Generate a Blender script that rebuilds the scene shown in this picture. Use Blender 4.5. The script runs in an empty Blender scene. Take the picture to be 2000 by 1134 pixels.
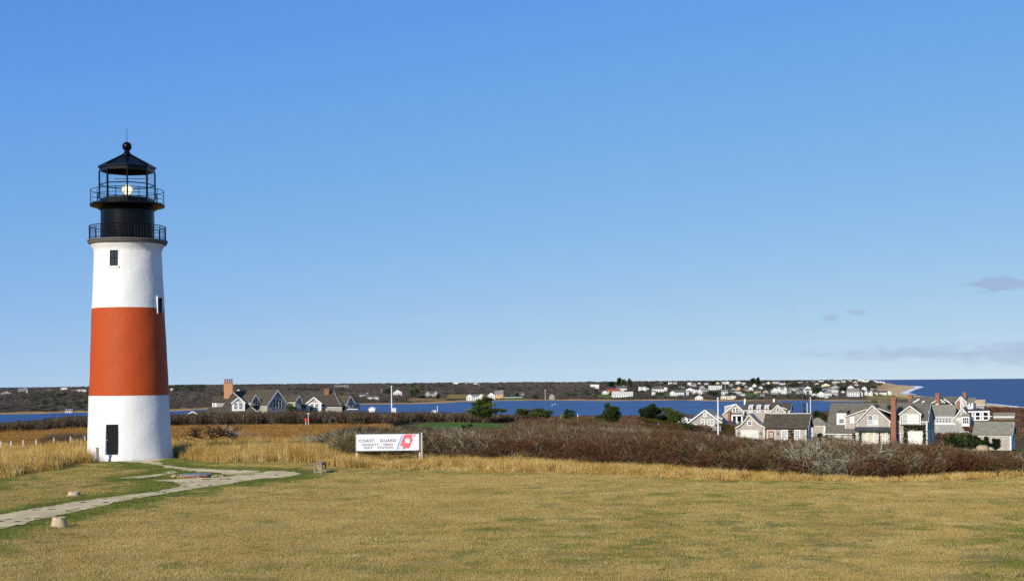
import bpy, math, random
import numpy as np
from mathutils import Vector, Matrix, noise as mnoise
rnd = random.Random(7)
rng = np.random.default_rng(11)
R = math.radians
scene = bpy.context.scene
C = scene.collection

# ------------------------------------------------------------------ camera, sky, sun, exposure
F = 2778.0            # focal length in pixels of a 2000 px wide frame (50 mm lens)
CZ = 5.0              # eye height above the lawn
CX0, CY0 = 1000.0, 746.7
ROLL = R(0.5)
SR, CR = math.sin(ROLL), math.cos(ROLL)
cam_data = bpy.data.cameras.new('camera')
cam_data.lens = 50.0; cam_data.sensor_width = 36.0; cam_data.sensor_fit = 'HORIZONTAL'
cam_data.shift_y = (CY0 - 567.0) / 2000.0
cam_data.clip_start = 0.5; cam_data.clip_end = 200000
cam = bpy.data.objects.new('camera', cam_data); C.objects.link(cam)
cam.matrix_world = Matrix(((CR, SR, 0, 0), (0, 0, -1, 0), (-SR, CR, 0, CZ), (0, 0, 0, 1)))
scene.camera = cam

SUN_EL, SUN_AZ = R(27.0), R(32.0)       # sun behind the camera, 32 degrees to its left
to_sun = Vector((-math.sin(SUN_AZ) * math.cos(SUN_EL), -math.cos(SUN_AZ) * math.cos(SUN_EL), math.sin(SUN_EL)))
sd = bpy.data.lights.new('sun', 'SUN'); sd.energy = 4.6; sd.angle = R(0.53); sd.color = (1.0, 0.93, 0.80)
sun = bpy.data.objects.new('sun', sd); C.objects.link(sun)
sun.rotation_euler = to_sun.to_track_quat('Z', 'Y').to_euler()

world = bpy.data.worlds.new('World'); scene.world = world; world.use_nodes = True
wn = world.node_tree.nodes; wl = world.node_tree.links
for n in list(wn): wn.remove(n)
w_out = wn.new('ShaderNodeOutputWorld'); w_bg = wn.new('ShaderNodeBackground')
w_sky = wn.new('ShaderNodeTexSky'); w_sky.sky_type = 'NISHITA'; w_sky.sun_disc = False
w_sky.sun_elevation = SUN_EL
w_sky.sun_rotation = math.atan2(to_sun.x, to_sun.y)
w_sky.altitude = 30; w_sky.air_density = 1.0; w_sky.dust_density = 0.0; w_sky.ozone_density = 4.0
w_bg.inputs['Strength'].default_value = 0.10
wl.new(w_bg.outputs[0], w_out.inputs[0])

scene.view_settings.view_transform = 'Standard'
try: scene.view_settings.look = 'None'
except Exception: pass
scene.view_settings.gamma = 1.0
scene.view_settings.exposure = 0.0
scene.render.engine = 'CYCLES'
cy = scene.cycles
cy.use_denoising = False          # keeps the fine grain of grass and twigs
cy.max_bounces = 5; cy.diffuse_bounces = 2; cy.glossy_bounces = 2; cy.transmission_bounces = 5; cy.transparent_max_bounces = 8
cy.caustics_reflective = False; cy.caustics_refractive = False
scene.render.film_transparent = False

# ------------------------------------------------------------------ pixel <-> world helpers (for measuring off the photograph)
def yh(px): return CY0 - math.tan(ROLL) * (px - CX0)
def P(px, py, d):
    dx, dy = px - CX0, CY0 - py
    return Vector(((dx * CR + dy * SR) * d / F, d, CZ + (-dx * SR + dy * CR) * d / F))
def px_of(x, y, z):
    X, Z = x * F / y, (z - CZ) * F / y
    return CX0 + X * CR - Z * SR, CY0 - (X * SR + Z * CR)
def lerp_tab(t, xs, ys): return np.interp(t, xs, ys)

# ------------------------------------------------------------------ terrain
WATER = -28.0
PROF = [
 (-2500, [(0,0),(60,0),(110,-.5),(250,-3.5),(600,-12),(1250,-27),(1330,-28.4),(1450,-31),(1650,-31),(1690,-28),(1700,-27),(2300,-16),(2700,-8),(3600,-5),(6000,-3),(12000,-30)]),
 (0,     [(0,0),(78,0),(95,-.1),(115,-.4),(160,-1.6),(205,-2.5),(250,-3.1),(300,-4.2),(600,-12.5),(1250,-27),(1330,-28.4),(1450,-31),(1690,-31),(1728,-28),(1740,-27),(2300,-14),(2700,-8),(3600,-6),(6000,-4),(12000,-30)]),
 (250,   [(0,0),(98,0),(108,-.2),(160,-1.5),(222,-2.2),(262,-2.6),(330,-4.2),(700,-13.5),(1300,-27),(1380,-28.4),(1500,-31),(1780,-31),(1810,-28),(1825,-27),(2400,-13),(3200,-4),(4000,-1),(6000,0),(12000,-30)]),
 (500,   [(0,0),(92,0),(105,-.1),(125,-.6),(190,-1.8),(222,-2.2),(262,-2.6),(330,-4.0),(700,-13),(1300,-27),(1400,-28.4),(1500,-31),(1950,-31),(1990,-28),(2010,-27),(2500,-16),(3300,-6),(4200,-1),(6000,0),(12000,-30)]),
 (760,   [(0,0),(86,0),(100,-.3),(130,-1.1),(190,-2.1),(240,-2.7),(300,-3.2),(360,-4.5),(700,-13),(1300,-27),(1400,-28.4),(1500,-31),(2250,-31),(2290,-28),(2310,-27),(2700,-19),(3400,-8),(4300,-1.5),(6000,0),(12000,-30)]),
 (1000,  [(0,0),(80,0),(92,-.3),(130,-1.4),(190,-2.6),(240,-3.1),(300,-3.4),(360,-4.8),(700,-13.5),(1300,-27),(1400,-28.4),(1500,-31),(2540,-31),(2580,-28),(2600,-27),(3000,-20),(3600,-9),(4400,-1.5),(6000,0),(12000,-30)]),
 (1250,  [(0,0),(76,0),(88,-.4),(130,-1.9),(190,-3.4),(250,-4.3),(320,-5.8),(400,-7.5),(700,-14.5),(1300,-27),(1400,-28.4),(1500,-31),(2400,-31),(2440,-28),(2460,-27),(2800,-17),(3500,-6),(4400,-.5),(6000,1),(12000,-30)]),
 (1500,  [(0,0),(71,0),(84,-.6),(150,-3.4),(225,-5.1),(320,-6.5),(350,-6.9),(450,-9.2),(700,-15),(1300,-27.3),(1400,-28.6),(1500,-31),(2240,-31),(2275,-28),(2300,-26.5),(2500,-20),(2900,-13),(3600,-2),(4400,-.5),(6500,0),(12000,-30)]),
 (1690,  [(0,0),(69,0),(80,-.5),(150,-4.0),(230,-6.1),(330,-8.2),(500,-11.5),(900,-20),(1500,-27),(1900,-28.5),(2000,-30),(2100,-30),(2160,-28),(2200,-26.8),(2420,-24.5),(2700,-18),(3100,-11),(3700,-5),(5000,-2.5),(7000,-2.5),(9000,-24),(12000,-34)]),
 (1725,  [(0,0),(69,0),(80,-.5),(150,-4.1),(230,-6.2),(330,-8.3),(500,-11.5),(900,-20),(1600,-26),(2000,-26.8),(2600,-26.3),(3000,-25.3),(4200,-21),(5200,-15),(6500,-11),(8000,-20),(9000,-30),(12000,-34)]),
 (1765,  [(0,0),(69,0),(80,-.5),(150,-4.2),(230,-6.3),(330,-8.3),(500,-11.5),(900,-20),(1600,-26),(2600,-26.5),(4200,-26.5),(7000,-26.5),(12000,-34)]),
 (2000,  [(0,0),(71,0),(82,-.5),(150,-4.3),(230,-6.6),(330,-8.4),(500,-11.6),(900,-19),(1450,-25),(2600,-26),(7000,-26.5),(12000,-34)]),
 (4500,  [(0,0),(71,0),(90,-.8),(150,-4.3),(230,-6.6),(330,-8.4),(500,-11.6),(900,-19),(1450,-25),(2600,-26),(7000,-26.5),(12000,-34)]),
]
COAST_D = [200, 500, 800, 1000, 1300, 1559, 1750, 1950, 2300, 2800, 3300, 4000, 5400, 6500, 7600, 9000, 12000, 16000]
COAST_P = [9000, 5200, 3200, 2600, 2180, 2000, 1950, 1905, 1850, 1795, 1757, 1769, 1786, 1788, 1766, 1737, 1716, 1700]

def undul(x, y):
    s = np.sin(x * .21 + 1.3) * np.cos(y * .17 + .4) * .05 + np.sin(x * .083 - y * .11) * .09
    s = s + np.sin(x * .53 + y * .31 + 2) * .022 + np.sin(x * 1.3 - y * 1.1) * .008
    return s * np.clip((y - 20) / 40, 0, 1) * np.clip(y / 120, .35, 1.0)
def zt(x, y):
    x = np.asarray(x, float); y = np.asarray(y, float)
    d = np.maximum(y, 1.0)
    px = CX0 + x * F / np.maximum(d, 60)
    cols = [c for c, _ in PROF]
    vals = np.stack([np.interp(d, [p[0] for p in pr], [p[1] for p in pr]) for _, pr in PROF])
    j = np.clip(np.searchsorted(cols, px) - 1, 0, len(cols) - 2)
    ca = np.array(cols, float)
    t = np.clip((px - ca[j]) / (ca[j + 1] - ca[j]), 0, 1); t = t * t * (3 - 2 * t)
    idx = np.indices(px.shape)
    z = vals[(j, *idx)] * (1 - t) + vals[(j + 1, *idx)] * t
    s = (np.interp(d, COAST_D, COAST_P) - px) * d / F
    cap = WATER - .1 + np.where(s < 70, s * .045, 3.15 + (s - 70) * .35)
    z = np.where(d > 480, np.minimum(z, np.maximum(cap, -36)), z)
    far = np.clip((d - 1700) / 800, 0, 1) * np.clip((z - WATER) / 10, 0, 1)
    z = z + far * (np.sin(x * .008 + 1) * np.cos(y * .004) * 1.6 + np.sin(x * .0031 + y * .002) * 1.8 + np.sin(x * .021) * .5)
    return z + undul(x, y)
def zt1(x, y): return float(zt(np.array([x]), np.array([y]))[0])
def ground_px(px, d):
    """world point on the terrain at depth d in the picture column px"""
    z = 0.0
    for _ in range(3):
        py = CY0 - ((px - CX0) * SR + (z - CZ) * F / d) if False else yh(px) - (z - CZ) * F / d
        p = P(px, py, d); z = zt1(p.x, d)
    return Vector((p.x, d, z))
def hit(px, py, d0=30, d1=12000, n=700):
    """where the line of sight through a picture point meets the terrain"""
    ds = np.geomspace(d0, d1, n)
    a = P(px, py, 1.0)
    zs = zt(a.x * ds, ds); line = CZ + (a.z - CZ) * ds
    k = np.argmax(zs >= line)
    if zs[k] < line[k]: k = n - 1
    d = ds[k]
    return Vector((a.x * d, d, zs[k]))

# ------------------------------------------------------------------ materials
MATS = {}
def new_mat(name):
    m = bpy.data.materials.new(name); m.use_nodes = True
    nt = m.node_tree; b = nt.nodes['Principled BSDF']
    return m, nt, b
def N(nt, t, **kw):
    n = nt.nodes.new(t)
    for k, v in kw.items(): setattr(n, k, v)
    return n
def ramp(nt, fac, stops):
    r = N(nt, 'ShaderNodeValToRGB'); e = r.color_ramp.elements
    while len(e) < len(stops): e.new(.5)
    for el, (p, c) in zip(e, stops): el.position = p; el.color = (*c, 1)
    nt.links.new(fac, r.inputs[0]); return r.outputs[0]
def noise_tex(nt, scale, detail=3, rough=.6, coord='Object', vec=None, stretch=None):
    n = N(nt, 'ShaderNodeTexNoise'); n.inputs['Scale'].default_value = scale
    n.inputs['Detail'].default_value = detail; n.inputs['Roughness'].default_value = rough
    if vec is None:
        if coord == 'World':
            vec = N(nt, 'ShaderNodeNewGeometry').outputs['Position']
        else:
            vec = N(nt, 'ShaderNodeTexCoord').outputs[coord]
    if stretch:
        mp = N(nt, 'ShaderNodeMapping'); mp.inputs['Scale'].default_value = stretch
        nt.links.new(vec, mp.inputs[0]); vec = mp.outputs[0]
    nt.links.new(vec, n.inputs['Vector']); return n.outputs['Fac']
def mixc(nt, fac, a, b, mode='MIX'):
    m = N(nt, 'ShaderNodeMix', data_type='RGBA', blend_type=mode)
    for s, v in ((0, fac), (6, a), (7, b)):
        if hasattr(v, 'is_linked') or hasattr(v, 'links'): nt.links.new(v, m.inputs[s])
        elif s == 0: m.inputs[0].default_value = v
        else: m.inputs[s].default_value = (*v, 1)
    return m.outputs[2]
def bump(nt, b, height, strength=.3, dist=.02):
    bp = N(nt, 'ShaderNodeBump'); bp.inputs['Strength'].default_value = strength; bp.inputs['Distance'].default_value = dist
    nt.links.new(height, bp.inputs['Height']); nt.links.new(bp.outputs[0], b.inputs['Normal'])
def plain(name, col, rough=.6, var=.18, scale=3.0, bmp=0, bscale=20, metal=0, coord='Object', stretch=None, spec=.3, dist=.01):
    if name in MATS: return MATS[name]
    m, nt, b = new_mat(name)
    f = noise_tex(nt, scale, 4, .65, coord, stretch=stretch)
    lo = tuple(c * (1 - var) for c in col); hi = tuple(min(1, c * (1 + var)) for c in col)
    nt.links.new(ramp(nt, f, [(.3, lo), (.7, hi)]), b.inputs['Base Color'])
    b.inputs['Roughness'].default_value = rough; b.inputs['Metallic'].default_value = metal
    b.inputs['Specular IOR Level'].default_value = spec
    if bmp: bump(nt, b, noise_tex(nt, bscale, 4, .6, coord), bmp, dist)
    MATS[name] = m; return m
def sr(r, g, b):
    f = lambda c: ((c / 255 + .055) / 1.055) ** 2.4 if c > 10 else c / 255 / 12.92
    return (f(r), f(g), f(b))

# ------------------------------------------------------------------ mesh helpers
class MB:
    def __init__(s): s.v = []; s.f = []; s.m = []
    def quad(s, a, b, c, d, mi=0):
        n = len(s.v); s.v += [tuple(a), tuple(b), tuple(c), tuple(d)]; s.f.append((n, n+1, n+2, n+3)); s.m.append(mi)
    def tri(s, a, b, c, mi=0):
        n = len(s.v); s.v += [tuple(a), tuple(b), tuple(c)]; s.f.append((n, n+1, n+2)); s.m.append(mi)
    def poly(s, pts, mi=0):
        n = len(s.v); s.v += [tuple(p) for p in pts]; s.f.append(tuple(range(n, n + len(pts)))); s.m.append(mi)
    def box(s, x0, x1, y0, y1, z0, z1, mi=0):
        n = len(s.v)
        s.v += [(x0,y0,z0),(x1,y0,z0),(x1,y1,z0),(x0,y1,z0),(x0,y0,z1),(x1,y0,z1),(x1,y1,z1),(x0,y1,z1)]
        for q in ((0,3,2,1),(4,5,6,7),(0,1,5,4),(1,2,6,5),(2,3,7,6),(3,0,4,7)):
            s.f.append(tuple(n + i for i in q)); s.m.append(mi)
    def prism(s, pts, off, mi=0):
        """closed prism: planar polygon pts swept by the vector off"""
        n = len(s.v); k = len(pts); off = Vector(off)
        s.v += [tuple(p) for p in pts] + [tuple(Vector(p) + off) for p in pts]
        s.f.append(tuple(range(n, n + k))); s.f.append(tuple(reversed(range(n + k, n + 2 * k)))); s.m += [mi, mi]
        for i in range(k):
            j = (i + 1) % k
            s.f.append((n + j, n + i, n + k + i, n + k + j)); s.m.append(mi)
    def tube(s, pts, rads, sides=6, mi=0, cap=True):
        pts = [Vector(p) for p in pts]; rings = []
        for i, p in enumerate(pts):
            t = (pts[min(i+1, len(pts)-1)] - pts[max(i-1, 0)]); t = t.normalized() if t.length > 1e-9 else Vector((0,0,1))
            a = t.orthogonal().normalized(); b = t.cross(a); r = rads[i] if hasattr(rads, '__len__') else rads
            n = len(s.v)
            for k in range(sides):
                w = 2 * math.pi * k / sides
                s.v.append(tuple(p + (a * math.cos(w) + b * math.sin(w)) * r))
            rings.append(n)
        for i in range(len(pts) - 1):
            for k in range(sides):
                k2 = (k + 1) % sides
                s.f.append((rings[i]+k, rings[i]+k2, rings[i+1]+k2, rings[i+1]+k)); s.m.append(mi)
        if cap:
            s.f.append(tuple(rings[0] + k for k in reversed(range(sides)))); s.m.append(mi)
            s.f.append(tuple(rings[-1] + k for k in range(sides))); s.m.append(mi)
    def lathe(s, prof, seg=48, mi=0, a0=0.0):
        rings = []
        for r, z in prof:
            n = len(s.v)
            for k in range(seg):
                w = a0 + 2 * math.pi * k / seg
                s.v.append((r * math.cos(w), r * math.sin(w), z))
            rings.append(n)
        for i in range(len(prof) - 1):
            for k in range(seg):
                k2 = (k + 1) % seg
                s.f.append((rings[i]+k, rings[i]+k2, rings[i+1]+k2, rings[i+1]+k)); s.m.append(mi)
        if prof[0][0] > 1e-6: s.f.append(tuple(rings[0] + k for k in reversed(range(seg)))); s.m.append(mi)
        if prof[-1][0] > 1e-6: s.f.append(tuple(rings[-1] + k for k in range(seg))); s.m.append(mi)
    def mesh(s, name):
        me = bpy.data.meshes.new(name); me.from_pydata(s.v, [], s.f); 
        if any(s.m): me.polygons.foreach_set('material_index', s.m)
        me.update(); return me
    def build(s, name, mats, parent=None, smooth=False, loc=None, rot=None):
        me = s.mesh(name)
        for m in (mats if isinstance(mats, (list, tuple)) else [mats]): me.materials.append(m)
        if smooth: me.polygons.foreach_set('use_smooth', [True] * len(me.polygons))
        o = bpy.data.objects.new(name, me); C.objects.link(o)
        if parent is not None: o.parent = parent
        if loc is not None: o.location = loc
        if rot is not None: o.rotation_euler = rot
        return o
def tag(o, label=None, cat=None, group=None, kind=None):
    if label: o['label'] = label
    if cat: o['category'] = cat
    if group: o['group'] = group
    if kind: o['kind'] = kind
    return o
def empty(name, loc, rz=0, label=None, cat=None, group=None):
    o = bpy.data.objects.new(name, None); C.objects.link(o); o.location = loc; o.rotation_euler = (0, 0, rz)
    o.empty_display_size = .3
    return tag(o, label, cat, group)
def copy_tree(o, parent=None):
    c = o.copy(); C.objects.link(c); c.parent = parent
    for ch in list(o.children): copy_tree(ch, c)
    return c
def np_obj(name, verts, faces, mat, kind=None, label=None, cat=None, smooth=False, mats=None):
    me = bpy.data.meshes.new(name)
    me.from_pydata(np.asarray(verts).tolist(), [], np.asarray(faces).tolist()); me.update()
    for m in (mats or [mat]): me.materials.append(m)
    if smooth: me.polygons.foreach_set('use_smooth', [True] * len(me.polygons))
    o = bpy.data.objects.new(name, me); C.objects.link(o)
    return tag(o, label, cat, None, kind)

# scatter: one object of uncountable stuff, its pieces instanced on points by geometry nodes
TEMPL = {}
def template_set(key, meshes):
    col = bpy.data.collections.new(key)
    for i, me in enumerate(meshes):
        o = bpy.data.objects.new(me.name, me); col.objects.link(o)
    TEMPL[key] = (col, len(meshes)); return col
def scatter(name, pts, rot, scl, key, label, cat, idx=None, mat=None):
    col, n = TEMPL[key]
    pts = np.asarray(pts, np.float32)
    me = bpy.data.meshes.new(name); me.vertices.add(len(pts)); me.vertices.foreach_set('co', pts.ravel())
    a = me.attributes.new('rot', 'FLOAT_VECTOR', 'POINT'); a.data.foreach_set('vector', np.asarray(rot, np.float32).ravel())
    a = me.attributes.new('scl', 'FLOAT_VECTOR', 'POINT'); a.data.foreach_set('vector', np.asarray(scl, np.float32).ravel())
    if idx is None: idx = rng.integers(0, n, len(pts))
    a = me.attributes.new('idx', 'INT', 'POINT'); a.data.foreach_set('value', np.asarray(idx, np.int32))
    o = bpy.data.objects.new(name, me); C.objects.link(o)
    ng = bpy.data.node_groups.new(name, 'GeometryNodeTree')
    ng.interface.new_socket('Geometry', in_out='INPUT', socket_type='NodeSocketGeometry')
    ng.interface.new_socket('Geometry', in_out='OUTPUT', socket_type='NodeSocketGeometry')
    nd = ng.nodes; gi = nd.new('NodeGroupInput'); go = nd.new('NodeGroupOutput')
    ip = nd.new('GeometryNodeInstanceOnPoints'); ci = nd.new('GeometryNodeCollectionInfo')
    ci.inputs['Collection'].default_value = col; ci.inputs['Separate Children'].default_value = True
    ci.inputs['Reset Children'].default_value = True
    def attr(nm, t):
        q = nd.new('GeometryNodeInputNamedAttribute'); q.data_type = t; q.inputs[0].default_value = nm; return q.outputs[0]
    L = ng.links
    L.new(gi.outputs[0], ip.inputs['Points']); L.new(ci.outputs[0], ip.inputs['Instance'])
    ip.inputs['Pick Instance'].default_value = True
    L.new(attr('idx', 'INT'), ip.inputs['Instance Index']); L.new(attr('rot', 'FLOAT_VECTOR'), ip.inputs['Rotation'])
    L.new(attr('scl', 'FLOAT_VECTOR'), ip.inputs['Scale']); L.new(ip.outputs[0], go.inputs[0])
    md = o.modifiers.new('scatter', 'NODES'); md.node_group = ng
    return tag(o, label, cat, None, 'stuff')
def rand_rots(n, tilt=.1):
    r = np.zeros((n, 3)); r[:, 0] = rng.normal(0, tilt, n); r[:, 1] = rng.normal(0, tilt, n); r[:, 2] = rng.uniform(0, 6.283, n); return r
# ------------------------------------------------------------------ sky: a few low clouds over the sea
def wmath(op, a, b=None, c=None):
    n = wn.new('ShaderNodeMath'); n.operation = op
    for i, v in enumerate((a, b, c)):
        if v is None: continue
        if isinstance(v, (int, float)): n.inputs[i].default_value = v
        else: wl.new(v, n.inputs[i])
    return n.outputs[0]
w_tc = wn.new('ShaderNodeTexCoord'); w_sep = wn.new('ShaderNodeSeparateXYZ'); wl.new(w_tc.outputs['Generated'], w_sep.inputs[0])
w_y = wmath('MAXIMUM', w_sep.outputs[1], .05)
w_u = wmath('DIVIDE', w_sep.outputs[0], w_y); w_v = wmath('DIVIDE', w_sep.outputs[2], w_y)
w_cmb = wn.new('ShaderNodeCombineXYZ'); wl.new(w_u, w_cmb.inputs[0]); wl.new(w_v, w_cmb.inputs[1])
w_map = wn.new('ShaderNodeMapping'); w_map.inputs['Scale'].default_value = (1, 3.5, 1); wl.new(w_cmb.outputs[0], w_map.inputs[0])
w_noi = wn.new('ShaderNodeTexNoise'); w_noi.inputs['Scale'].default_value = 55; w_noi.inputs['Detail'].default_value = 5
w_noi.inputs['Roughness'].default_value = .55; wl.new(w_map.outputs[0], w_noi.inputs['Vector'])
w_n = wmath('MULTIPLY', wmath('SUBTRACT', w_noi.outputs['Fac'], .5), 1.6)
def cloud(px, py, rx, ry, gain, soft=.5):
    """an elongated puff: ellipse in direction space with a ragged edge"""
    u0 = (px - CX0) / F; v0 = (yh(px) - py) / F
    du = wmath('DIVIDE', wmath('SUBTRACT', w_u, u0), rx / F); dv = wmath('DIVIDE', wmath('SUBTRACT', w_v, v0), ry / F)
    r2 = wmath('ADD', wmath('MULTIPLY', du, du), wmath('MULTIPLY', dv, dv))
    e = wmath('ADD', wmath('SUBTRACT', 1.0, wmath('SQRT', r2)), w_n)
    mr = wn.new('ShaderNodeMapRange'); mr.interpolation_type = 'SMOOTHSTEP'; wl.new(e, mr.inputs[0])
    mr.inputs[1].default_value = 0; mr.inputs[2].default_value = soft; mr.inputs[3].default_value = 0; mr.inputs[4].default_value = gain
    return mr.outputs[0]
w_m = None
for args in ((1962, 554, 80, 17, .56), (1625, 620, 20, 10, .38), (1677, 609, 26, 8, .36), (1548, 603, 10, 6, .16), (1920, 571, 14, 4, .2),
             (1820, 690, 330, 17, .42, .9), (2040, 690, 300, 34, .44, .9), (1700, 700, 160, 8, .16, .9), (2500, 650, 200, 26, .4), (2350, 560, 60, 12, .4), (-700, 640, 120, 16, .3)):
    c = cloud(*args); w_m = c if w_m is None else wmath('MAXIMUM', w_m, c)
# power curve per channel; a cap darkens the unseen zenith to weaken blue fill
w_up = wn.new('ShaderNodeVectorMath'); w_up.operation = 'ADD'; w_up.inputs[1].default_value = (0, 0, .10)
w_nz = wn.new('ShaderNodeVectorMath'); w_nz.operation = 'NORMALIZE'
wl.new(w_tc.outputs['Generated'], w_up.inputs[0]); wl.new(w_up.outputs[0], w_nz.inputs[0]); wl.new(w_nz.outputs[0], w_sky.inputs[0])
w_spc = wn.new('ShaderNodeSeparateColor'); w_cmc = wn.new('ShaderNodeCombineColor'); wl.new(w_sky.outputs[0], w_spc.inputs[0])
for i_, (g_, k_, lin_) in enumerate(((1.24, 1.50, 9.0), (.73, .91, 1.27), (.10, .84, 1.72))):
    c_ = wmath('MULTIPLY', w_spc.outputs[i_], .1)
    v_ = wmath('MULTIPLY', wmath('MINIMUM', wmath('MULTIPLY', wmath('POWER', c_, g_), k_), wmath('MULTIPLY', c_, lin_)), 10.0)
    wl.new(v_, w_cmc.inputs[i_])
w_mix = wn.new('ShaderNodeMix'); w_mix.data_type = 'RGBA'
wl.new(w_m, w_mix.inputs[0]); wl.new(w_cmc.outputs[0], w_mix.inputs[6]); w_mix.inputs[7].default_value = (3.35, 3.9, 5.9, 1)
wl.new(w_mix.outputs[2], w_bg.inputs['Color'])

# ------------------------------------------------------------------ ground sheet
LF_P = [-2500, -300, 0, 100, 180, 328, 356, 410, 600, 650, 700, 1000, 1200, 1400, 1500, 1700, 2000, 4500]
LF_D = [64, 70, 76.5, 84, 94.5, 106, 97, 91, 88, 85, 83, 80, 77, 73, 71.5, 69.5, 71, 74]      # front edge of the unmown grass
TF_P = [-2500, 0, 170, 340, 640, 680, 1000, 1300, 1500, 1700, 2000, 4500]
TF_D = [110, 112, 114, 128, 122, 95, 90, 84, 82, 77, 77, 80]                             # where it gives way to brush or meadow
def pxw(x, y): return CX0 + x * F / np.maximum(y, 1)
def wob(x, y): return np.sin(x * .9 + y * .3) * .6 + np.sin(x * .37 - y * .5 + 1) * .9 + np.sin(x * 2.1 + y * 1.7) * .3
def lawn_edge(x, y): return np.interp(pxw(x, y), LF_P, LF_D) + wob(x, y) * .5
# gravel paths, outlined where they run over the lawn
PATH_POLYS = [
 [(-400,1095),(-80,1021),(0,1003),(100,985),(200,970),(300,959),(352,948),(338,943),(288,939),(330,936),(440,931),(480,926),(520,922),(560,921),(594,927),(560,932),(500,935),(440,945),(400,950),(330,962),(250,975),(150,998),(80,1014),(0,1034),(-80,1053),(-400,1150)],
 [(240,901),(340,894),(308,902),(326,909),(366,915),(430,919),(510,921),(486,928),(430,927),(360,921),(330,917),(300,909),(262,903)],
 [(238,935),(320,926),(338,920),(352,924),(306,932),(264,937)],
]
def in_poly(px, py, poly):
    inside = np.zeros(px.shape, bool); n = len(poly); j = n - 1
    for i in range(n):
        xi, yi = poly[i]; xj, yj = poly[j]
        c = ((yi > py) != (yj > py)) & (px < (xj - xi) * (py - yi) / (yj - yi + 1e-12) + xi)
        inside ^= c; j = i
    return inside
def poly_world(poly):
    out = []
    for a, b in poly:
        d = CZ * F / max(b - yh(a), 1); p = P(a, b, d); out.append((p.x, p.y))
    return out
PATH_W = [poly_world(p) for p in PATH_POLYS]
def path_mask(x, y):
    m = np.zeros(np.shape(x), bool)
    for p in PATH_W: m |= in_poly(x, y, p)
    return m
def path_dist(x, y):
    """distance to the nearest path outline"""
    best = np.full(np.shape(x), 1e9)
    for p in PATH_W:
        for i in range(len(p)):
            ax, ay = p[i]; bx, by = p[(i + 1) % len(p)]
            dx, dy = bx - ax, by - ay; L2 = dx * dx + dy * dy + 1e-9
            t = np.clip(((x - ax) * dx + (y - ay) * dy) / L2, 0, 1)
            best = np.minimum(best, np.hypot(x - ax - t * dx, (y - ay - t * dy) * .8))
    return best
def fbm(x, y, s, seed=0):
    v = 0; a = 1; tot = 0
    for k in range(4):
        th = seed * 1.7 + k * 2.1; c, q = math.cos(th), math.sin(th)
        xx, yy = (x * c - y * q) * s, (x * q + y * c) * s
        v = v + a * (np.sin(xx + 1.7 * np.sin(yy * .7 + k)) * np.sin(yy + 1.3 * np.sin(xx * .6 + seed))); tot += a; a *= .55; s *= 2.1
    return v / tot
def green_mask(x, y):
    """how green (rather than dry) the mown grass is"""
    g = .22 + .34 * fbm(x, y * .45, .13, 1) + .26 * fbm(x, y * .7, 1.9, 3)
    pd = path_dist(x, y)
    g = g + .95 * np.clip(1 - pd / (2.1 + 1.3 * fbm(x, y, .5, 5)), 0, 1) ** .8
    g = g + .55 * np.clip(1.6 - np.hypot(x - P(285, 915, 88).x, (y - 89) * .55) / 2.2, 0, 1)
    le = lawn_edge(x, y)
    strip = np.clip(1 - np.abs(y - (le - 1.4)) / 1.8, 0, 1) * np.clip((fbm(x, y, .25, 9) + .45) * 1.6, 0, 1)
    g = g + .55 * strip
    px = pxw(x, y)
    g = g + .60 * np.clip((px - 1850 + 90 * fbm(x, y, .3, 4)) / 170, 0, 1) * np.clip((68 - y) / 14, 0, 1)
    band = np.clip(1 - np.abs(y - 57 - 2.0 * np.sin(x * .2)) / 2.4, 0, 1) * np.clip((x - 4) / 10, 0, 1)
    g = g + .16 * band
    return np.clip(g, 0, 1)

GREEN_C = (P(895, 828, 278).x, 278.0)            # golf green
cols = np.concatenate([np.linspace(-5200, -600, 26), np.linspace(-500, -60, 24), np.linspace(-50, 2050, 380), np.linspace(2062, 2500, 24), np.linspace(2600, 7000, 26)])
rows = np.concatenate([np.linspace(-45, 30, 14), np.linspace(33, 124, 200), np.linspace(125, 330, 110), np.geomspace(334, 13000, 170)])
W, H = len(cols), len(rows)
GD, GU = np.meshgrid(rows, (cols - CX0) / F, indexing='ij')
GX = GU * np.maximum(GD, 40); GY = GD
GZ = zt(GX, GY)
col = np.zeros((H, W, 4)); col[..., 3] = 1
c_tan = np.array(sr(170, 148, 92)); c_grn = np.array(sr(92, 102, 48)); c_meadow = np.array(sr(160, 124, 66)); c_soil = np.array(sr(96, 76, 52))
c_heath = np.array(sr(104, 82, 66)); c_wood = np.array(sr(98, 86, 78)); c_sand = np.array(sr(214, 184, 140)); c_shore = np.array(sr(196, 158, 104)); c_turf = np.array(sr(84, 112, 50))
px = pxw(GX, np.maximum(GY, 30)); le = lawn_edge(GX, GY); tf = np.interp(px, TF_P, TF_D)
def blend(base, c, m): return base * (1 - m[..., None]) + c * m[..., None]
c = np.broadcast_to(c_soil, (H, W, 3)).copy()
meadow = (GY > le).astype(float) * ((GY < tf + 6) | ((px < 700) & (GY < 262)))
c = blend(c, c_meadow, np.clip(meadow, 0, 1)); c = blend(c, np.array(sr(120, 96, 56)), np.clip(meadow, 0, 1) * np.clip((px - 1350) / 250, 0, .8))
far_heath = np.clip((GY - 320) / 60, 0, 1); c = blend(c, c_heath, far_heath)
c = blend(c, c_wood, np.clip((GY - 1600) / 200, 0, 1))
lawn = np.clip((le - GY) / .6 + .5, 0, 1)
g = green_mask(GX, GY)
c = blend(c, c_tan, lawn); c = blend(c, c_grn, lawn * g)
gm = np.clip((1 - np.hypot((GX - GREEN_C[0]) / 10.5, (GY - GREEN_C[1]) / 30)) * 6 + .8 * fbm(GX, GY, .3, 2), 0, 1)
c = blend(c, c_turf, gm)
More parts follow.
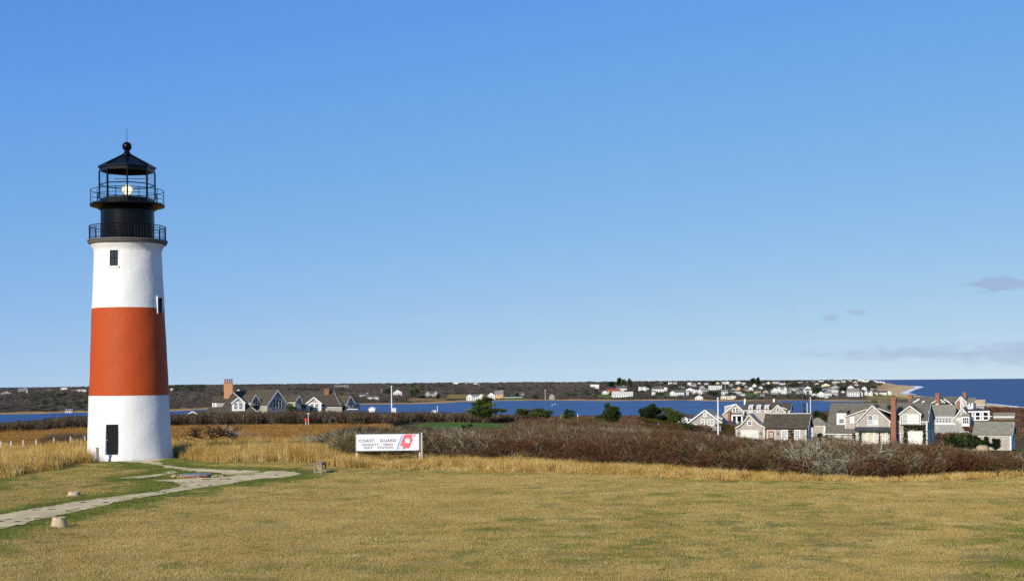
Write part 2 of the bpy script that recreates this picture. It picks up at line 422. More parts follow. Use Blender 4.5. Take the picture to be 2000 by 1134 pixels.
turf2 = ((px > 1820) & (px < 2030) & (GY > 185) & (GY < 240)) | ((px > 1925) & (px < 1990) & (GY > 300) & (GY < 345))
c = blend(c, c_turf, turf2.astype(float))
# far fields and lawns beyond the pond
for (a, b, y0, y1, cc) in ((870, 940, 770, 779, sr(150, 128, 74)), (983, 1024, 775, 781, sr(96, 122, 58)), (1165, 1205, 771, 776, sr(96, 116, 62)), (1285, 1312, 766, 774, sr(88, 108, 58)), (1450, 1480, 767, 775, sr(92, 112, 62)), (795, 870, 777, 783, sr(150, 120, 78)), (735, 800, 773, 780, sr(128, 108, 76)), (1690, 1800, 770, 779, sr(150, 138, 84))):
    PXg, PYg = CX0 + GX * F / np.maximum(GY, 1), CY0 - (GX * SR + (GZ - CZ)) * F / np.maximum(GY, 1)
    m = ((PXg > a) & (PXg < b) & (PYg > y0) & (PYg < y1) & (GY > 1600)).astype(float)
    c = blend(c, np.array(cc), m)
sand = np.clip(1 - (GZ - WATER - .8) / .9, 0, 1) * (GY > 800); c = blend(c, c_shore, sand)
spit = np.clip((px - 1703 - 8 * fbm(GX, GY, .004, 2)) / 14, 0, 1) * (GY > 2750) * np.clip((px - 1690) / 20, 0, 1)
c = blend(c, c_sand, spit)
bluff = spit * np.clip(1 - (px - 1706) / 34, 0, 1) * (GY > 4200); c = blend(c, np.array(sr(178, 140, 92)), bluff)
coast = np.interp(np.maximum(GY, 1), COAST_D, COAST_P); s = (coast - px) * GY / F
c = blend(c, c_sand, np.clip(1 - (s - 45) / 25, 0, 1) * (GY > 300))
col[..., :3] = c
fi = np.arange((H - 1) * (W - 1)); r_, q_ = fi // (W - 1), fi % (W - 1)
faces = np.stack([r_ * W + q_, r_ * W + q_ + 1, (r_ + 1) * W + q_ + 1, (r_ + 1) * W + q_], 1)
verts = np.stack([GX, GY, GZ], -1).reshape(-1, 3)

m, nt, b = new_mat('ground')
at = N(nt, 'ShaderNodeVertexColor'); at.layer_name = 'Col'
n1 = noise_tex(nt, 2.2, 6, .7, 'World'); n2 = noise_tex(nt, .35, 4, .6, 'World', stretch=(1, .5, 1)); n3 = noise_tex(nt, 9.0, 4, .75, 'World')
v1 = ramp(nt, n1, [(.28, (.62, .60, .52)), (.5, (1, 1, 1)), (.75, (1.3, 1.28, 1.2))])
v2 = ramp(nt, n2, [(.3, (.82, .86, .80)), (.7, (1.16, 1.1, 1.04))])
v3 = ramp(nt, n3, [(.3, (.62, .62, .6)), (.7, (1.28, 1.26, 1.22))])
cc = mixc(nt, 1.0, at.outputs[0], v1, 'MULTIPLY'); cc = mixc(nt, 1.0, cc, v2, 'MULTIPLY'); cc = mixc(nt, 1.0, cc, v3, 'MULTIPLY')
nt.links.new(cc, b.inputs['Base Color']); b.inputs['Roughness'].default_value = .95; b.inputs['Specular IOR Level'].default_value = .05
bump(nt, b, noise_tex(nt, 5, 3, .6, 'World'), .25, .03)
MATS['ground'] = m
ground = np_obj('ground', verts, faces, m, kind='structure', smooth=True)
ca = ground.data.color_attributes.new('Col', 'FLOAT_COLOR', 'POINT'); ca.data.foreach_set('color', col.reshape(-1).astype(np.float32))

# gravel path
m, nt, b = new_mat('gravel')
f1 = noise_tex(nt, 38, 4, .8, 'World'); f2 = noise_tex(nt, 1.1, 3, .6, 'World', stretch=(1.0, .35, 1))
base = ramp(nt, f1, [(.25, sr(170, 146, 104)), (.5, sr(226, 202, 156)), (.75, sr(244, 228, 190))])
t2 = ramp(nt, f2, [(.35, (.78, .76, .70)), (.65, (1.06, 1.05, 1.02))])
nt.links.new(mixc(nt, 1, base, t2, 'MULTIPLY'), b.inputs['Base Color']); b.inputs['Roughness'].default_value = .95
bump(nt, b, f1, .6, .03); MATS['gravel'] = m
gx = np.arange(-48, -8, .11); gy = np.concatenate([np.arange(32, 60, .16), np.arange(60, 98, .2)])
XX, YY = np.meshgrid(gx, gy)
jit = .17 * fbm(XX, YY, 3.6, 7) + .24 * fbm(XX, YY, 1.3, 8)
mk = path_mask(XX + jit, YY + jit * 2.2)
rut = .8 * fbm((XX - YY * .25) * .6, YY * 2.4, 1.5, 12) + .55 * fbm(XX, YY * 1.3, 6.2, 13) + .3 * fbm(XX, YY, 11, 14)        # worn tufts of turf left along the middle
mk &= ~((rut > .66) & (path_dist(XX, YY) > .3) & (path_dist(XX, YY) < 1.6))
vid = -np.ones(XX.shape, int); cell = mk[:-1, :-1] & mk[1:, :-1] & mk[:-1, 1:] & mk[1:, 1:]
use = np.zeros(XX.shape, bool)
for dy in (0, 1):
    for dx in (0, 1): use[dy:dy + cell.shape[0], dx:dx + cell.shape[1]] |= cell
vid[use] = np.arange(use.sum())
zz = zt(XX[use], YY[use]) + .028
pv = np.stack([XX[use], YY[use], zz], 1); ii = np.argwhere(cell)
pf = np.stack([vid[ii[:,0], ii[:,1]], vid[ii[:,0], ii[:,1]+1], vid[ii[:,0]+1, ii[:,1]+1], vid[ii[:,0]+1, ii[:,1]]], 1)
np_obj('gravel_path', pv, pf, m, kind='structure', smooth=True)
def ribbon(name, pts, w, mat, dz=.05, kind='structure', sub=24):
    v = []; f = []
    pts = [Vector(p) for p in pts]
    fine = []
    for a, b2 in zip(pts[:-1], pts[1:]):
        for k in range(sub): fine.append(a.lerp(b2, k / sub))
    fine.append(pts[-1])
    ws = w if hasattr(w, '__len__') else [w] * len(pts)
    for i, p in enumerate(fine):
        t = (fine[min(i + 1, len(fine) - 1)] - fine[max(i - 1, 0)]); t.z = 0; t.normalize(); n = Vector((-t.y, t.x, 0))
        k = i / sub; j = min(int(k), len(ws) - 2); ww = (ws[j] * (1 - k + j) + ws[j + 1] * (k - j)) * (1 + .35 * math.sin(i * 1.3) * math.sin(i * .37))
        for sgn in (-1, 0, 1):
            q = p + n * ww * .5 * sgn; v.append((q.x, q.y, (zt1(q.x, q.y) + dz) if dz is not None else p.z))
    for i in range(len(fine) - 1):
        for s_ in (0, 1): f.append((i*3+s_, i*3+s_+1, i*3+s_+4, i*3+s_+3))
    return np_obj(name, v, f, mat, kind=kind)
ribbon('sandy_track', [ground_px(340, 224), ground_px(470, 226), ground_px(560, 236), ground_px(690, 240), ground_px(800, 236)], 2.6, MATS['gravel'], .06)

# ------------------------------------------------------------------ water
def water_mat(name, c0, c1, sc, bs, spec=.35):
    m, nt, b = new_mat(name)
    f = noise_tex(nt, sc, 5, .65, 'World', stretch=(1, .45, 1)); f2 = noise_tex(nt, sc * .06, 3, .5, 'World', stretch=(.6, 1.6, 1))
    a = ramp(nt, f, [(.3, c0), (.7, c1)]); d = ramp(nt, f2, [(.3, (.86, .88, .9)), (.7, (1.12, 1.1, 1.08))])
    nt.links.new(mixc(nt, 1, a, d, 'MULTIPLY'), b.inputs['Base Color'])
    b.inputs['Roughness'].default_value = .35; b.inputs['Specular IOR Level'].default_value = spec
    bump(nt, b, f, bs, 3.0); return m
mp = water_mat('pond_water', (.004, .022, .095), (.028, .078, .245), .05, .6, .08)
ms = water_mat('sea_water', (.003, .020, .098), (.014, .050, .190), .010, .5, .03)
np_obj('sea', [(-90000, 300, WATER - .25), (90000, 300, WATER - .25), (90000, 110000, WATER - .25), (-90000, 110000, WATER - .25)], [(0, 1, 2, 3)], ms, kind='structure')
pond_pts = [P(a, yh(a) + 33 * F / d, d) for a, d in ((-4600, 1150), (-4600, 2300), (0, 2400), (600, 2450), (1000, 2900), (1300, 2800), (1500, 2450), (1640, 2350), (1712, 2230), (1722, 2000), (1700, 1700), (1500, 1200))]
np_obj('pond', [(p.x, p.y, WATER) for p in pond_pts], [tuple(range(len(pond_pts)))], mp, kind='structure')
m, nt, b = new_mat('surf_foam')
f = noise_tex(nt, .06, 5, .7, 'World'); nt.links.new(ramp(nt, f, [(.3, sr(200, 215, 228)), (.6, sr(246, 248, 248))]), b.inputs['Base Color']); b.inputs['Roughness'].default_value = .7
def coast_pt(d, off=0): return Vector(((np.interp(d, COAST_D, COAST_P) - CX0) * d / F + off, d, WATER - .1))
ribbon('surf', [coast_pt(d, 8) for d in (3050, 3400, 3800, 4300, 4900, 5500, 6100, 6600, 7000)], [16, 20, 22, 24, 30, 44, 50, 40, 10], m, None, sub=14)
ribbon('surf', [coast_pt(d, 4) for d in (1000, 1300, 1450, 1559, 1650, 1750, 1850, 1950, 2050)], [8, 10, 12, 14, 12, 11, 9, 6, 3], m, None, sub=14)
# ------------------------------------------------------------------ shared materials
def shingle_wall(name, a, b_, c_):
    m, nt, b = new_mat(name)
    tc = N(nt, 'ShaderNodeTexCoord')
    br = N(nt, 'ShaderNodeTexBrick'); br.inputs['Scale'].default_value = 1.0
    sx = N(nt, 'ShaderNodeSeparateXYZ'); nt.links.new(tc.outputs['Object'], sx.inputs[0])
    ad = N(nt, 'ShaderNodeMath', operation='ADD'); nt.links.new(sx.outputs[0], ad.inputs[0]); nt.links.new(sx.outputs[1], ad.inputs[1])
    cb = N(nt, 'ShaderNodeCombineXYZ'); nt.links.new(ad.outputs[0], cb.inputs[0]); nt.links.new(sx.outputs[2], cb.inputs[1])
    nt.links.new(cb.outputs[0], br.inputs['Vector'])
    br.inputs['Brick Width'].default_value = .30; br.inputs['Row Height'].default_value = .15; br.inputs['Mortar Size'].default_value = .010
    br.inputs['Color1'].default_value = (*a, 1); br.inputs['Color2'].default_value = (*b_, 1); br.inputs['Mortar'].default_value = (*[x * .55 for x in a], 1)
    f = noise_tex(nt, 1.3, 4, .65); f3 = noise_tex(nt, 5.5, 4, .7)
    cc = mixc(nt, ramp(nt, f, [(.4, (0, 0, 0)), (.75, (.7, .7, .7))]), br.outputs[0], c_)
    cc = mixc(nt, 1, cc, ramp(nt, f3, [(.3, (.72, .72, .72)), (.7, (1.22, 1.2, 1.18))]), 'MULTIPLY')
    nt.links.new(cc, b.inputs['Base Color']); b.inputs['Roughness'].default_value = .85; b.inputs['Specular IOR Level'].default_value = .15
    bump(nt, b, br.outputs['Fac'], .4, -.02); MATS[name] = m; return m
M_SH = shingle_wall('cedar_shingle_wall', sr(186, 177, 165), sr(168, 158, 148), sr(206, 194, 180))
M_SHG = shingle_wall('grey_shingle_wall', sr(174, 169, 158), sr(157, 151, 142), sr(186, 178, 166))
M_ROOF = shingle_wall('brown_roof_shingle', sr(114, 108, 97), sr(98, 92, 83), sr(130, 124, 111))
M_ROOFB = shingle_wall('weathered_roof_shingle', sr(90, 82, 69), sr(76, 69, 58), sr(104, 96, 82))
M_ROOFG = shingle_wall('grey_roof_shingle', sr(146, 142, 126), sr(130, 126, 112), sr(156, 150, 132))
M_ROOFD = shingle_wall('dark_roof_shingle', sr(84, 82, 82), sr(74, 72, 74), sr(96, 92, 90))
M_ROOFP = shingle_wall('pale_roof_shingle', sr(166, 164, 154), sr(152, 150, 142), sr(176, 170, 158))
M_TRIM = plain('white_trim', (.80, .79, .75), .5, .05, 4)
M_CREAM = plain('cream_trim', (.70, .66, .54), .55, .06, 4)
M_PINK = plain('new_cedar', (.60, .47, .38), .7, .12, 6)
M_SASHG = plain('window_blind_white', (.70, .71, .62), .5, .06, 5)
M_BLIND = plain('window_blind_buff', (.58, .47, .26), .6, .08, 5)
M_GREYP = plain('grey_screen', (.34, .36, .36), .5, .12, 5)
M_RED = plain('maroon_paint', (.13, .025, .02), .5, .1, 4)
M_BRICK = plain('red_brick', sr(150, 101, 76), .85, .2, 3.5, .4, 14)
M_BRICKT = plain('tan_brick', sr(190, 142, 100), .85, .14, 3, .4, 14)
M_POT = plain('clay_pot', sr(168, 84, 58), .8, .2, 6)
M_SLATE = plain('slate_strip', sr(62, 64, 70), .5, .15, 2)
M_BLACK = plain('black_iron', (.0035, .0035, .004), .27, .25, 2.0, .08, 3, spec=.2)
M_WOODG = plain('weathered_timber', sr(150, 140, 122), .85, .25, 5, .5, 12, stretch=(1, 1, .15))
M_WOODP = plain('pale_post', sr(196, 188, 172), .8, .16, 6, .3, 20)
M_GLASS = None
m, nt, b = new_mat('dark_glass'); b.inputs['Base Color'].default_value = (.03, .035, .045, 1); b.inputs['Roughness'].default_value = .08; b.inputs['Specular IOR Level'].default_value = .6
M_GLASS = m
M_SHADE = plain('dark_opening', (.008, .008, .010), .6, .2, 3)

# ------------------------------------------------------------------ lighthouse
LX, LD = P(252, 753, 98.4).x, 98.4
s = F / LD
lz = zt1(LX, LD)
LH = empty('lighthouse', (LX, LD, 0), 0, 'tall white lighthouse with a broad red band and black iron lantern', 'lighthouse')
cam_a = math.atan2(-LD, -LX)                       # direction from the tower to the camera
def Lz(py): return CZ + (753.4 - py) / s
def painted(name, col, stain, grime=(.40, .33, .25)):
    m, nt, b = new_mat(name)
    f = noise_tex(nt, .9, 5, .6, 'Object', stretch=(1, 1, .35)); f2 = noise_tex(nt, 5.0, 6, .75)
    base = ramp(nt, f, [(.3, tuple(x * .93 for x in col)), (.7, col)])
    spots = ramp(nt, f2, [(.70, (0, 0, 0)), (.80, (.35, .35, .35))])
    base = mixc(nt, spots, base, stain)
    # rain streaks under the gallery and splash stains at the foot of the wall
    sx = N(nt, 'ShaderNodeSeparateXYZ'); nt.links.new(N(nt, 'ShaderNodeTexCoord').outputs['Object'], sx.inputs[0])
    mr = N(nt, 'ShaderNodeMapRange'); mr.inputs[1].default_value = -.2; mr.inputs[2].default_value = 15.2; nt.links.new(sx.outputs[2], mr.inputs[0])
    foot = ramp(nt, mr.outputs[0], [(.0, (.9, .9, .9)), (.055, (.35, .35, .35)), (.10, (0, 0, 0)), (.80, (0, 0, 0)), (.95, (.55, .55, .55)), (1.0, (.8, .8, .8))])
    strk = ramp(nt, noise_tex(nt, 3.2, 5, .7, 'Object', stretch=(1, 1, .12)), [(.50, (0, 0, 0)), (.72, (.55, .55, .55))])
    nt.links.new(mixc(nt, mixc(nt, 1, foot, strk, 'MULTIPLY'), base, grime), b.inputs['Base Color'])
    b.inputs['Roughness'].default_value = .6; b.inputs['Specular IOR Level'].default_value = .25
    n1 = noise_tex(nt, 2.6, 6, .68); bump(nt, b, n1, .42, .07); return m
M_LW = painted('tower_white_paint', (.82, .81, .78), (.62, .58, .50))
M_LR = painted('tower_red_paint', sr(184, 76, 28), sr(206, 126, 86))
prof = [(2.96, -.5), (2.95, .05), (2.86, .5), (2.82, 1.0), (2.68, 4.30), (2.56, 7.3), (2.44, 10.3), (2.33, 12.6), (2.265, 14.0), (2.27, 14.28), (2.36, 14.48), (2.50, 14.68), (2.52, 14.76)]
PR, PZ = [p[0] for p in prof], [p[1] for p in prof]
def Lrad(z): return float(np.interp(z, PZ, PR))
openings = [  # (azimuth offset from camera direction [right positive in the picture], half width, z0, z1)
    (-24.3, .45, .38, 2.42), (-24.0, .30, Lz(524), Lz(494)), (59.5, .30, 10.02, Lz(583))]
def band(name, z0, z1, mat, dz=.22):
    angs = set(np.linspace(0, 360, 121)[:-1])
    zs = set(np.arange(z0, z1, dz)) | {z1}
    for az, hw, a, b2 in openings:
        da = math.degrees(hw / Lrad((a + b2) / 2))
        angs = {q for q in angs if not (abs((q - az + 180) % 360 - 180) < da + 1.2)} | {az - da, az + da, az}
        if a < z1 and b2 > z0:
            zs = {q for q in zs if abs(q - a) > .08 and abs(q - b2) > .08}; zs |= {max(a, z0), min(b2, z1)}
    angs = sorted({(q % 360) for q in angs}); zs = sorted(zs | {z0, z1})
    zs = [q for i, q in enumerate(zs) if i == 0 or q - zs[i-1] > 1e-6]
    mb = MB(); na = len(angs)
    def wp(q, z, inset=0):
        w = cam_a + math.radians(q)
        k = 1 + .004 * math.sin(3 * w + z * 1.1) + .003 * math.sin(7 * w - 2.3 * z)
        r = Lrad(z) * k - inset; return (r * math.cos(w), r * math.sin(w), z)
    for z in zs:
        for q in angs: mb.v.append(wp(q, z))
    for i in range(len(zs) - 1):
        zc = (zs[i] + zs[i+1]) / 2
        for k in range(na):
            q0, q1 = angs[k], angs[(k+1) % na] + (360 if k == na - 1 else 0); qc = (q0 + q1) / 2
            hole = any(abs((qc - az + 180) % 360 - 180) < math.degrees(hw / Lrad((a + b2) / 2)) and a < zc < b2 for az, hw, a, b2 in openings)
            if hole: continue
            k2 = (k + 1) % na
            mb.f.append((i*na+k, i*na+k2, (i+1)*na+k2, (i+1)*na+k)); mb.m.append(0)
    for az, hw, a, b2 in openings:                      # reveals
        a2, b3 = max(a, z0), min(b2, z1)
        if a2 >= b3: continue
        da = math.degrees(hw / Lrad((a + b2) / 2)); dp = .34
        for q in (az - da, az + da): mb.quad(wp(q, a2), wp(q, b3), wp(q, b3, dp), wp(q, a2, dp))
        if a >= z0: mb.quad(wp(az-da, a), wp(az+da, a), wp(az+da, a, dp), wp(az-da, a, dp))
        if b2 <= z1: mb.quad(wp(az-da, b2), wp(az+da, b2), wp(az+da, b2, dp), wp(az-da, b2, dp))
    return mb.build(name, mat, LH, smooth=True)
ZB1, ZB2 = Lz(772), Lz(603)
band('white_band', -.5, ZB1, M_LW); band('red_band', ZB1, ZB2, M_LR); band('white_band', ZB2, 14.76, M_LW)
def L_frame(az, z, inset):
    w = cam_a + math.radians(az); r = Lrad(z) - inset
    return (r * math.cos(w), r * math.sin(w), 0), w + math.pi / 2
# door: local x along the wall, local -y outward after the turn below
az, hw, a, b2 = openings[0]
loc, rz = L_frame(az, 1.4, .20)
M_DOOR = plain('door_paint', (.006, .007, .008), .6, .2, 3, spec=.15)
mb = MB(); mb.box(-hw, hw, -.03, .03, a, b2)
door = mb.build('door', M_DOOR, LH, loc=loc, rot=(0, 0, rz))
for (x0, x1, z0, z1) in ((-.36, -.04, .55, 1.25), (.04, .36, .55, 1.25), (-.36, -.04, 1.37, 2.28), (.04, .36, 1.37, 2.28)):
    mb = MB(); mb.box(x0, x1, .03, .045, z0, z1); mb.box(x0, x1, -.045, -.03, z0, z1); mb.build('door_panel', M_DOOR, door)
mb = MB(); mb.tube([(-.38, -.03, 1.35), (-.38, -.10, 1.35)], .03, 8); mb.build('door_handle', M_WOODP, door)
def tower_window(k, trim_col):
    az, hw, a, b2 = openings[k]; loc, rz = L_frame(az, (a + b2) / 2, .05 if k == 2 else .12)
    fr = MB(); t = .05
    for q in ((-hw, -hw + t, a, b2), (hw - t, hw, a, b2), (-hw, hw, a, a + t), (-hw, hw, b2 - t, b2), (-hw, hw, (a+b2)/2 - .025, (a+b2)/2 + .025), (-.015, .015, a, b2)):
        fr.box(q[0], q[1], -.03, .03, q[2], q[3])
    w = fr.build('window', M_BLACK, LH, loc=loc, rot=(0, 0, rz))
    for z0, z1 in ((a + t, (a+b2)/2), ((a+b2)/2, b2 - t)):
        p = MB(); p.box(-hw + t, hw - t, -.008, .008, z0, z1); p.build('pane', M_SHADE if k == 2 else M_GLASS, w)
    loc3, _ = L_frame(az, (a + b2) / 2, -.035 if k == 2 else .0)
    if k == 2:
        e = MB(); o = .085
        for q in ((-hw - o, -hw, a - o, b2 + o), (hw, hw + o, a - o, b2 + o), (-hw, hw, b2, b2 + o), (-hw, hw, a - o, a)):
            e.box(q[0], q[1], -.015, .12, q[2], q[3], 1 if q[3] <= ZB2 else 0)
        e.build('window_surround', [M_LW, M_LR], LH, loc=loc3, rot=(0, 0, rz))
    else:
        e = MB(); e.box(-hw - .1, hw + .1, -.08, .06, a - .11, a - .01); e.build('window_sill', M_LW, LH, loc=loc3, rot=(0, 0, rz))
tower_window(1, 0); tower_window(2, 0)
# galleries and lantern
M_RINGW = plain('gallery_ring_paint', sr(96, 92, 86), .6, .25, 2, .3, 9)
mb = MB(); mb.lathe([(2.40, 14.70), (2.58, 14.74), (2.64, 14.80), (2.64, 14.90), (2.70, 14.92), (2.70, 15.02), (1.5, 15.04)], 64); mb.build('gallery_deck', M_RINGW, LH)
def railing(rad, z0, z1, nposts, rails, nbal, pr=.028):
    e = MB()
    for zr, rr in rails:
        pts = [(rad * math.cos(w), rad * math.sin(w), zr) for w in np.linspace(0, 2 * math.pi, 49)]
        e.tube(pts, rr, 6, cap=False)
    rl = e.build('railing', M_BLACK, LH)
    for i in range(nposts):
        w = 2 * math.pi * (i + .5) / nposts + cam_a
        q = MB(); q.tube([(rad * math.cos(w), rad * math.sin(w), z0), (rad * math.cos(w), rad * math.sin(w), z1 + .03)], pr, 6); q.build('railing_post', M_BLACK, rl)
    for i in range(nbal):
        w = 2 * math.pi * (i + .25) / nbal + cam_a
        q = MB(); q.tube([(rad * math.cos(w), rad * math.sin(w), z0), (rad * math.cos(w), rad * math.sin(w), z1)], .017, 4, cap=False); q.build('baluster', M_BLACK, rl)
railing(2.57, 15.02, 15.98, 16, [(15.98, .028), (15.14, .02), (15.80, .016)], 80)
zu = Lz(404)
mb = MB(); mb.lathe([(1.84, 15.02), (1.84, 15.12), (1.80, 15.16), (1.80, zu - .02)], 64); wr = mb.build('watch_room', M_BLACK, LH, smooth=False)
for i in range(16):                                          # riveted plate seams
    w = 2 * math.pi * i / 16 + .1
    q = MB(); q.box(1.79, 1.815, -.03, .03, 15.17, zu - .03); q.build('plate_seam', M_BLACK, wr, rot=(0, 0, w))
mb = MB(); mb.lathe([(1.8, zu - .30), (2.1, zu - .10), (2.50, zu), (2.52, zu + .04), (2.52, zu + .16), (1.4, zu + .18)], 64); mb.build('gallery_deck', M_BLACK, LH)
railing(2.45, zu + .16, Lz(373), 10, [(Lz(373), .026), (Lz(383), .016), (Lz(391), .016)], 0)
# octagonal lantern
z0l, z1l, rl = zu + .17, Lz(327), 1.86
def octp(k, r, z): w = cam_a + math.pi / 4 * k; return Vector((r * math.cos(w), r * math.sin(w), z))
mb = MB(); mb.prism([octp(k, rl, z0l) for k in range(8)], (0, 0, .36)); mb.build('lantern_base', M_BLACK, LH)
zg0, zg1 = z0l + .36, z1l - .32
mb = MB(); 
for k in range(8):
    a1, b1 = octp(k, rl, zg1), octp(k + 1, rl, zg1); ai, bi = octp(k, rl - .12, zg1), octp(k + 1, rl - .12, zg1); up = Vector((0, 0, .32))
    mb.quad(a1, b1, b1 + up, a1 + up); mb.quad(ai, bi, bi + up, ai + up); mb.quad(a1, b1, bi, ai)
mb.build('lantern_head_band', M_BLACK, LH)
m, nt, b = new_mat('lantern_glass'); b.inputs['Base Color'].default_value = (.95, .98, 1, 1); b.inputs['Roughness'].default_value = .02
tr = N(nt, 'ShaderNodeBsdfTransparent'); gl = N(nt, 'ShaderNodeBsdfGlossy'); gl.inputs['Roughness'].default_value = .03; gl.inputs['Color'].default_value = (.8, .85, .9, 1)
tr.inputs['Color'].default_value = (.93, .95, .95, 1)
fr_ = N(nt, 'ShaderNodeFresnel'); fr_.inputs['IOR'].default_value = 1.07
mx = N(nt, 'ShaderNodeMixShader'); nt.links.new(fr_.outputs[0], mx.inputs[0]); nt.links.new(tr.outputs[0], mx.inputs[1]); nt.links.new(gl.outputs[0], mx.inputs[2])
nt.links.new(mx.outputs[0], nt.nodes['Material Output'].inputs['Surface']); M_LGLASS = m
zmid = Lz(362)
for k in range(8):
    q = MB(); q.tube([octp(k, rl, zg0), octp(k, rl, zg1)], .062, 6); q.build('mullion', M_BLACK, LH)
    a1, b1 = octp(k, rl - .02, zmid), octp(k + 1, rl - .02, zmid)
    q = MB(); q.tube([a1, b1], .035, 6); q.build('transom_bar', M_BLACK, LH)
    for lo, hi in ((zg0, zmid), (zmid, zg1)):
        q = MB(); q.quad(octp(k, rl - .03, lo + .02), octp(k + 1, rl - .03, lo + .02), octp(k + 1, rl - .03, hi - .02), octp(k, rl - .03, hi - .02)); q.build('pane', M_LGLASS, LH)
roof = MB(); ap = Lz(303); re = 1.95
for k in range(8):
    roof.quad(octp(k, re, z1l - .02), octp(k + 1, re, z1l - .02), octp(k + 1, .30, ap), octp(k, .30, ap))
    roof.quad(octp(k, re, z1l - .02), octp(k + 1, re, z1l - .02), octp(k + 1, re, z1l - .09), octp(k, re, z1l - .09))
    roof.tri(octp(k, re, z1l - .09), octp(k + 1, re, z1l - .09), (0, 0, z1l + .4))
rf = roof.build('lantern_roof', M_BLACK, LH)
for k in range(8):
    q = MB(); q.tube([octp(k, re + .01, z1l), octp(k, .30, ap + .03)], .03, 5); q.build('roof_rib', M_BLACK, rf)
zb = Lz(286.5); rb = .325
mb = MB(); mb.lathe([(.36, ap - .05), (.34, ap + .05), (.22, ap + .10), (.24, ap + .18), (.17, ap + .22), (.17, ap + .30)] + [(rb * math.cos(t), zb + rb * math.sin(t)) for t in np.linspace(-1.1, 1.5, 14)] + [(0, zb + rb)], 24); mb.build('ventilator_ball', M_BLACK, LH, smooth=True)
mb = MB(); mb.tube([(0, 0, zb + rb - .02), (0, 0, Lz(250))], [.022, .010], 5); mb.build('lightning_rod', M_BLACK, LH)
# the revolving beacon inside
m, nt, b = new_mat('beacon_lens'); b.inputs['Base Color'].default_value = (.9, .86, .66, 1); b.inputs['Roughness'].default_value = .15
b.inputs['Emission Color'].default_value = (1, .93, .66, 1); b.inputs['Emission Strength'].default_value = .75; M_LENS = m
zc = Lz(372); ux, uy = math.cos(cam_a), math.sin(cam_a)
mb = MB(); mb.lathe([(0, -.06), (.20, -.04), (.34, .0), (.36, .06)], 28); ln = mb.build('beacon_lens', M_LENS, LH, smooth=True, loc=(ux * .28, uy * .28, zc))
ln.rotation_euler = Vector((-ux, -uy, 0)).to_track_quat('Z', 'Y').to_euler()
mb = MB(); mb.lathe([(.37, 0), (.37, .5), (.2, .6)], 28); hs = mb.build('beacon_housing', M_BLACK, LH, loc=(ux * .22, uy * .22, zc)); hs.rotation_euler = ln.rotation_euler
mb = MB(); mb.tube([(0, 0, z0l + .3), (0, 0, zc - .3)], .09, 10); mb.build('beacon_pedestal', M_BLACK, LH)
rx, ry = -uy, ux
mb = MB(); mb.tube([(rx * -.9, ry * -.9, Lz(350)), (rx * 1.45, ry * 1.45, Lz(348))], .03, 6); mb.build('curtain_rail', M_TRIM, LH)
# ------------------------------------------------------------------ things on the lawn
# old post beside the tower
gp = ground_px(190, 94.6)
pz = empty('timber_post', gp, .1, 'weathered grey timber post standing against the lighthouse left of its black door', 'post')
mb = MB(); mb.tube([(0, 0, -.3), (0, 0, .5), (.01, 0, .96)], [.10, .098, .095], 8); mb.build('shaft', M_WOODG, pz)
mb = MB(); mb.box(-.10, .10, -.10, .10, .96, 1.0); mb.build('cap', M_WOODG, pz)
# two concrete stubs
M_CONC = plain('old_concrete', sr(190, 170, 134), .9, .22, 6, .6, 14, dist=.03)
M_HOLE = plain('rust_stain', sr(96, 70, 46), .9, .3, 8)
def stub(px_, py_, wbot, wtop, h, label, holes):
    g_ = hit(px_, py_, 30, 120, 3000)
    o = empty('concrete_stub', g_, .2, label, 'concrete block', 'concrete stubs beside the path')
    mb = MB(); seg = 28; n = []
    for r_, z_ in ((wbot * 1.03, -.2), (wbot, 0), ((wbot + wtop) / 2, h * .55), (wtop * 1.0, h - .05), (wtop * .95, h - .012), (wtop * .82, h), (0.001, h + .006)):
        i0 = len(mb.v)
        for k in range(seg):
            w = 2 * math.pi * k / seg; rr = r_ * (1 + .045 * math.sin(2 * w + 1) + .03 * math.sin(5 * w + z_ * 9) + .02 * mnoise.noise((math.cos(w) * 2, math.sin(w) * 2, z_ * 6)))
            mb.v.append((rr * math.cos(w), rr * math.sin(w), z_ + (.010 * math.sin(w * 2 + .6) + .006 * math.sin(5 * w) if z_ > h * .8 else 0)))
        n.append(i0)
    for a_, b_ in zip(n[:-1], n[1:]):
        for k in range(seg): mb.f.append((a_ + k, a_ + (k + 1) % seg, b_ + (k + 1) % seg, b_ + k)); mb.m.append(0)
    mb.build('block', M_CONC, o, smooth=True)
    for (hx, hz) in holes:
        q = MB(); q.tube([(hx, -math.sqrt(max(wtop ** 2 - hx ** 2, 0)) - .012, hz), (hx, -.1, hz)], .018, 6); q.build('bolt_hole', M_HOLE, o)
    return o
s1 = stub(115.5, 1029, .285, .225, .36, 'larger tapered concrete stub on the lawn below the gravel path', [(-.05, .33), (.10, .34)])
s2 = stub(144.5, 969, .285, .255, .23, 'smaller low concrete stub on the grass above the gravel path', [])
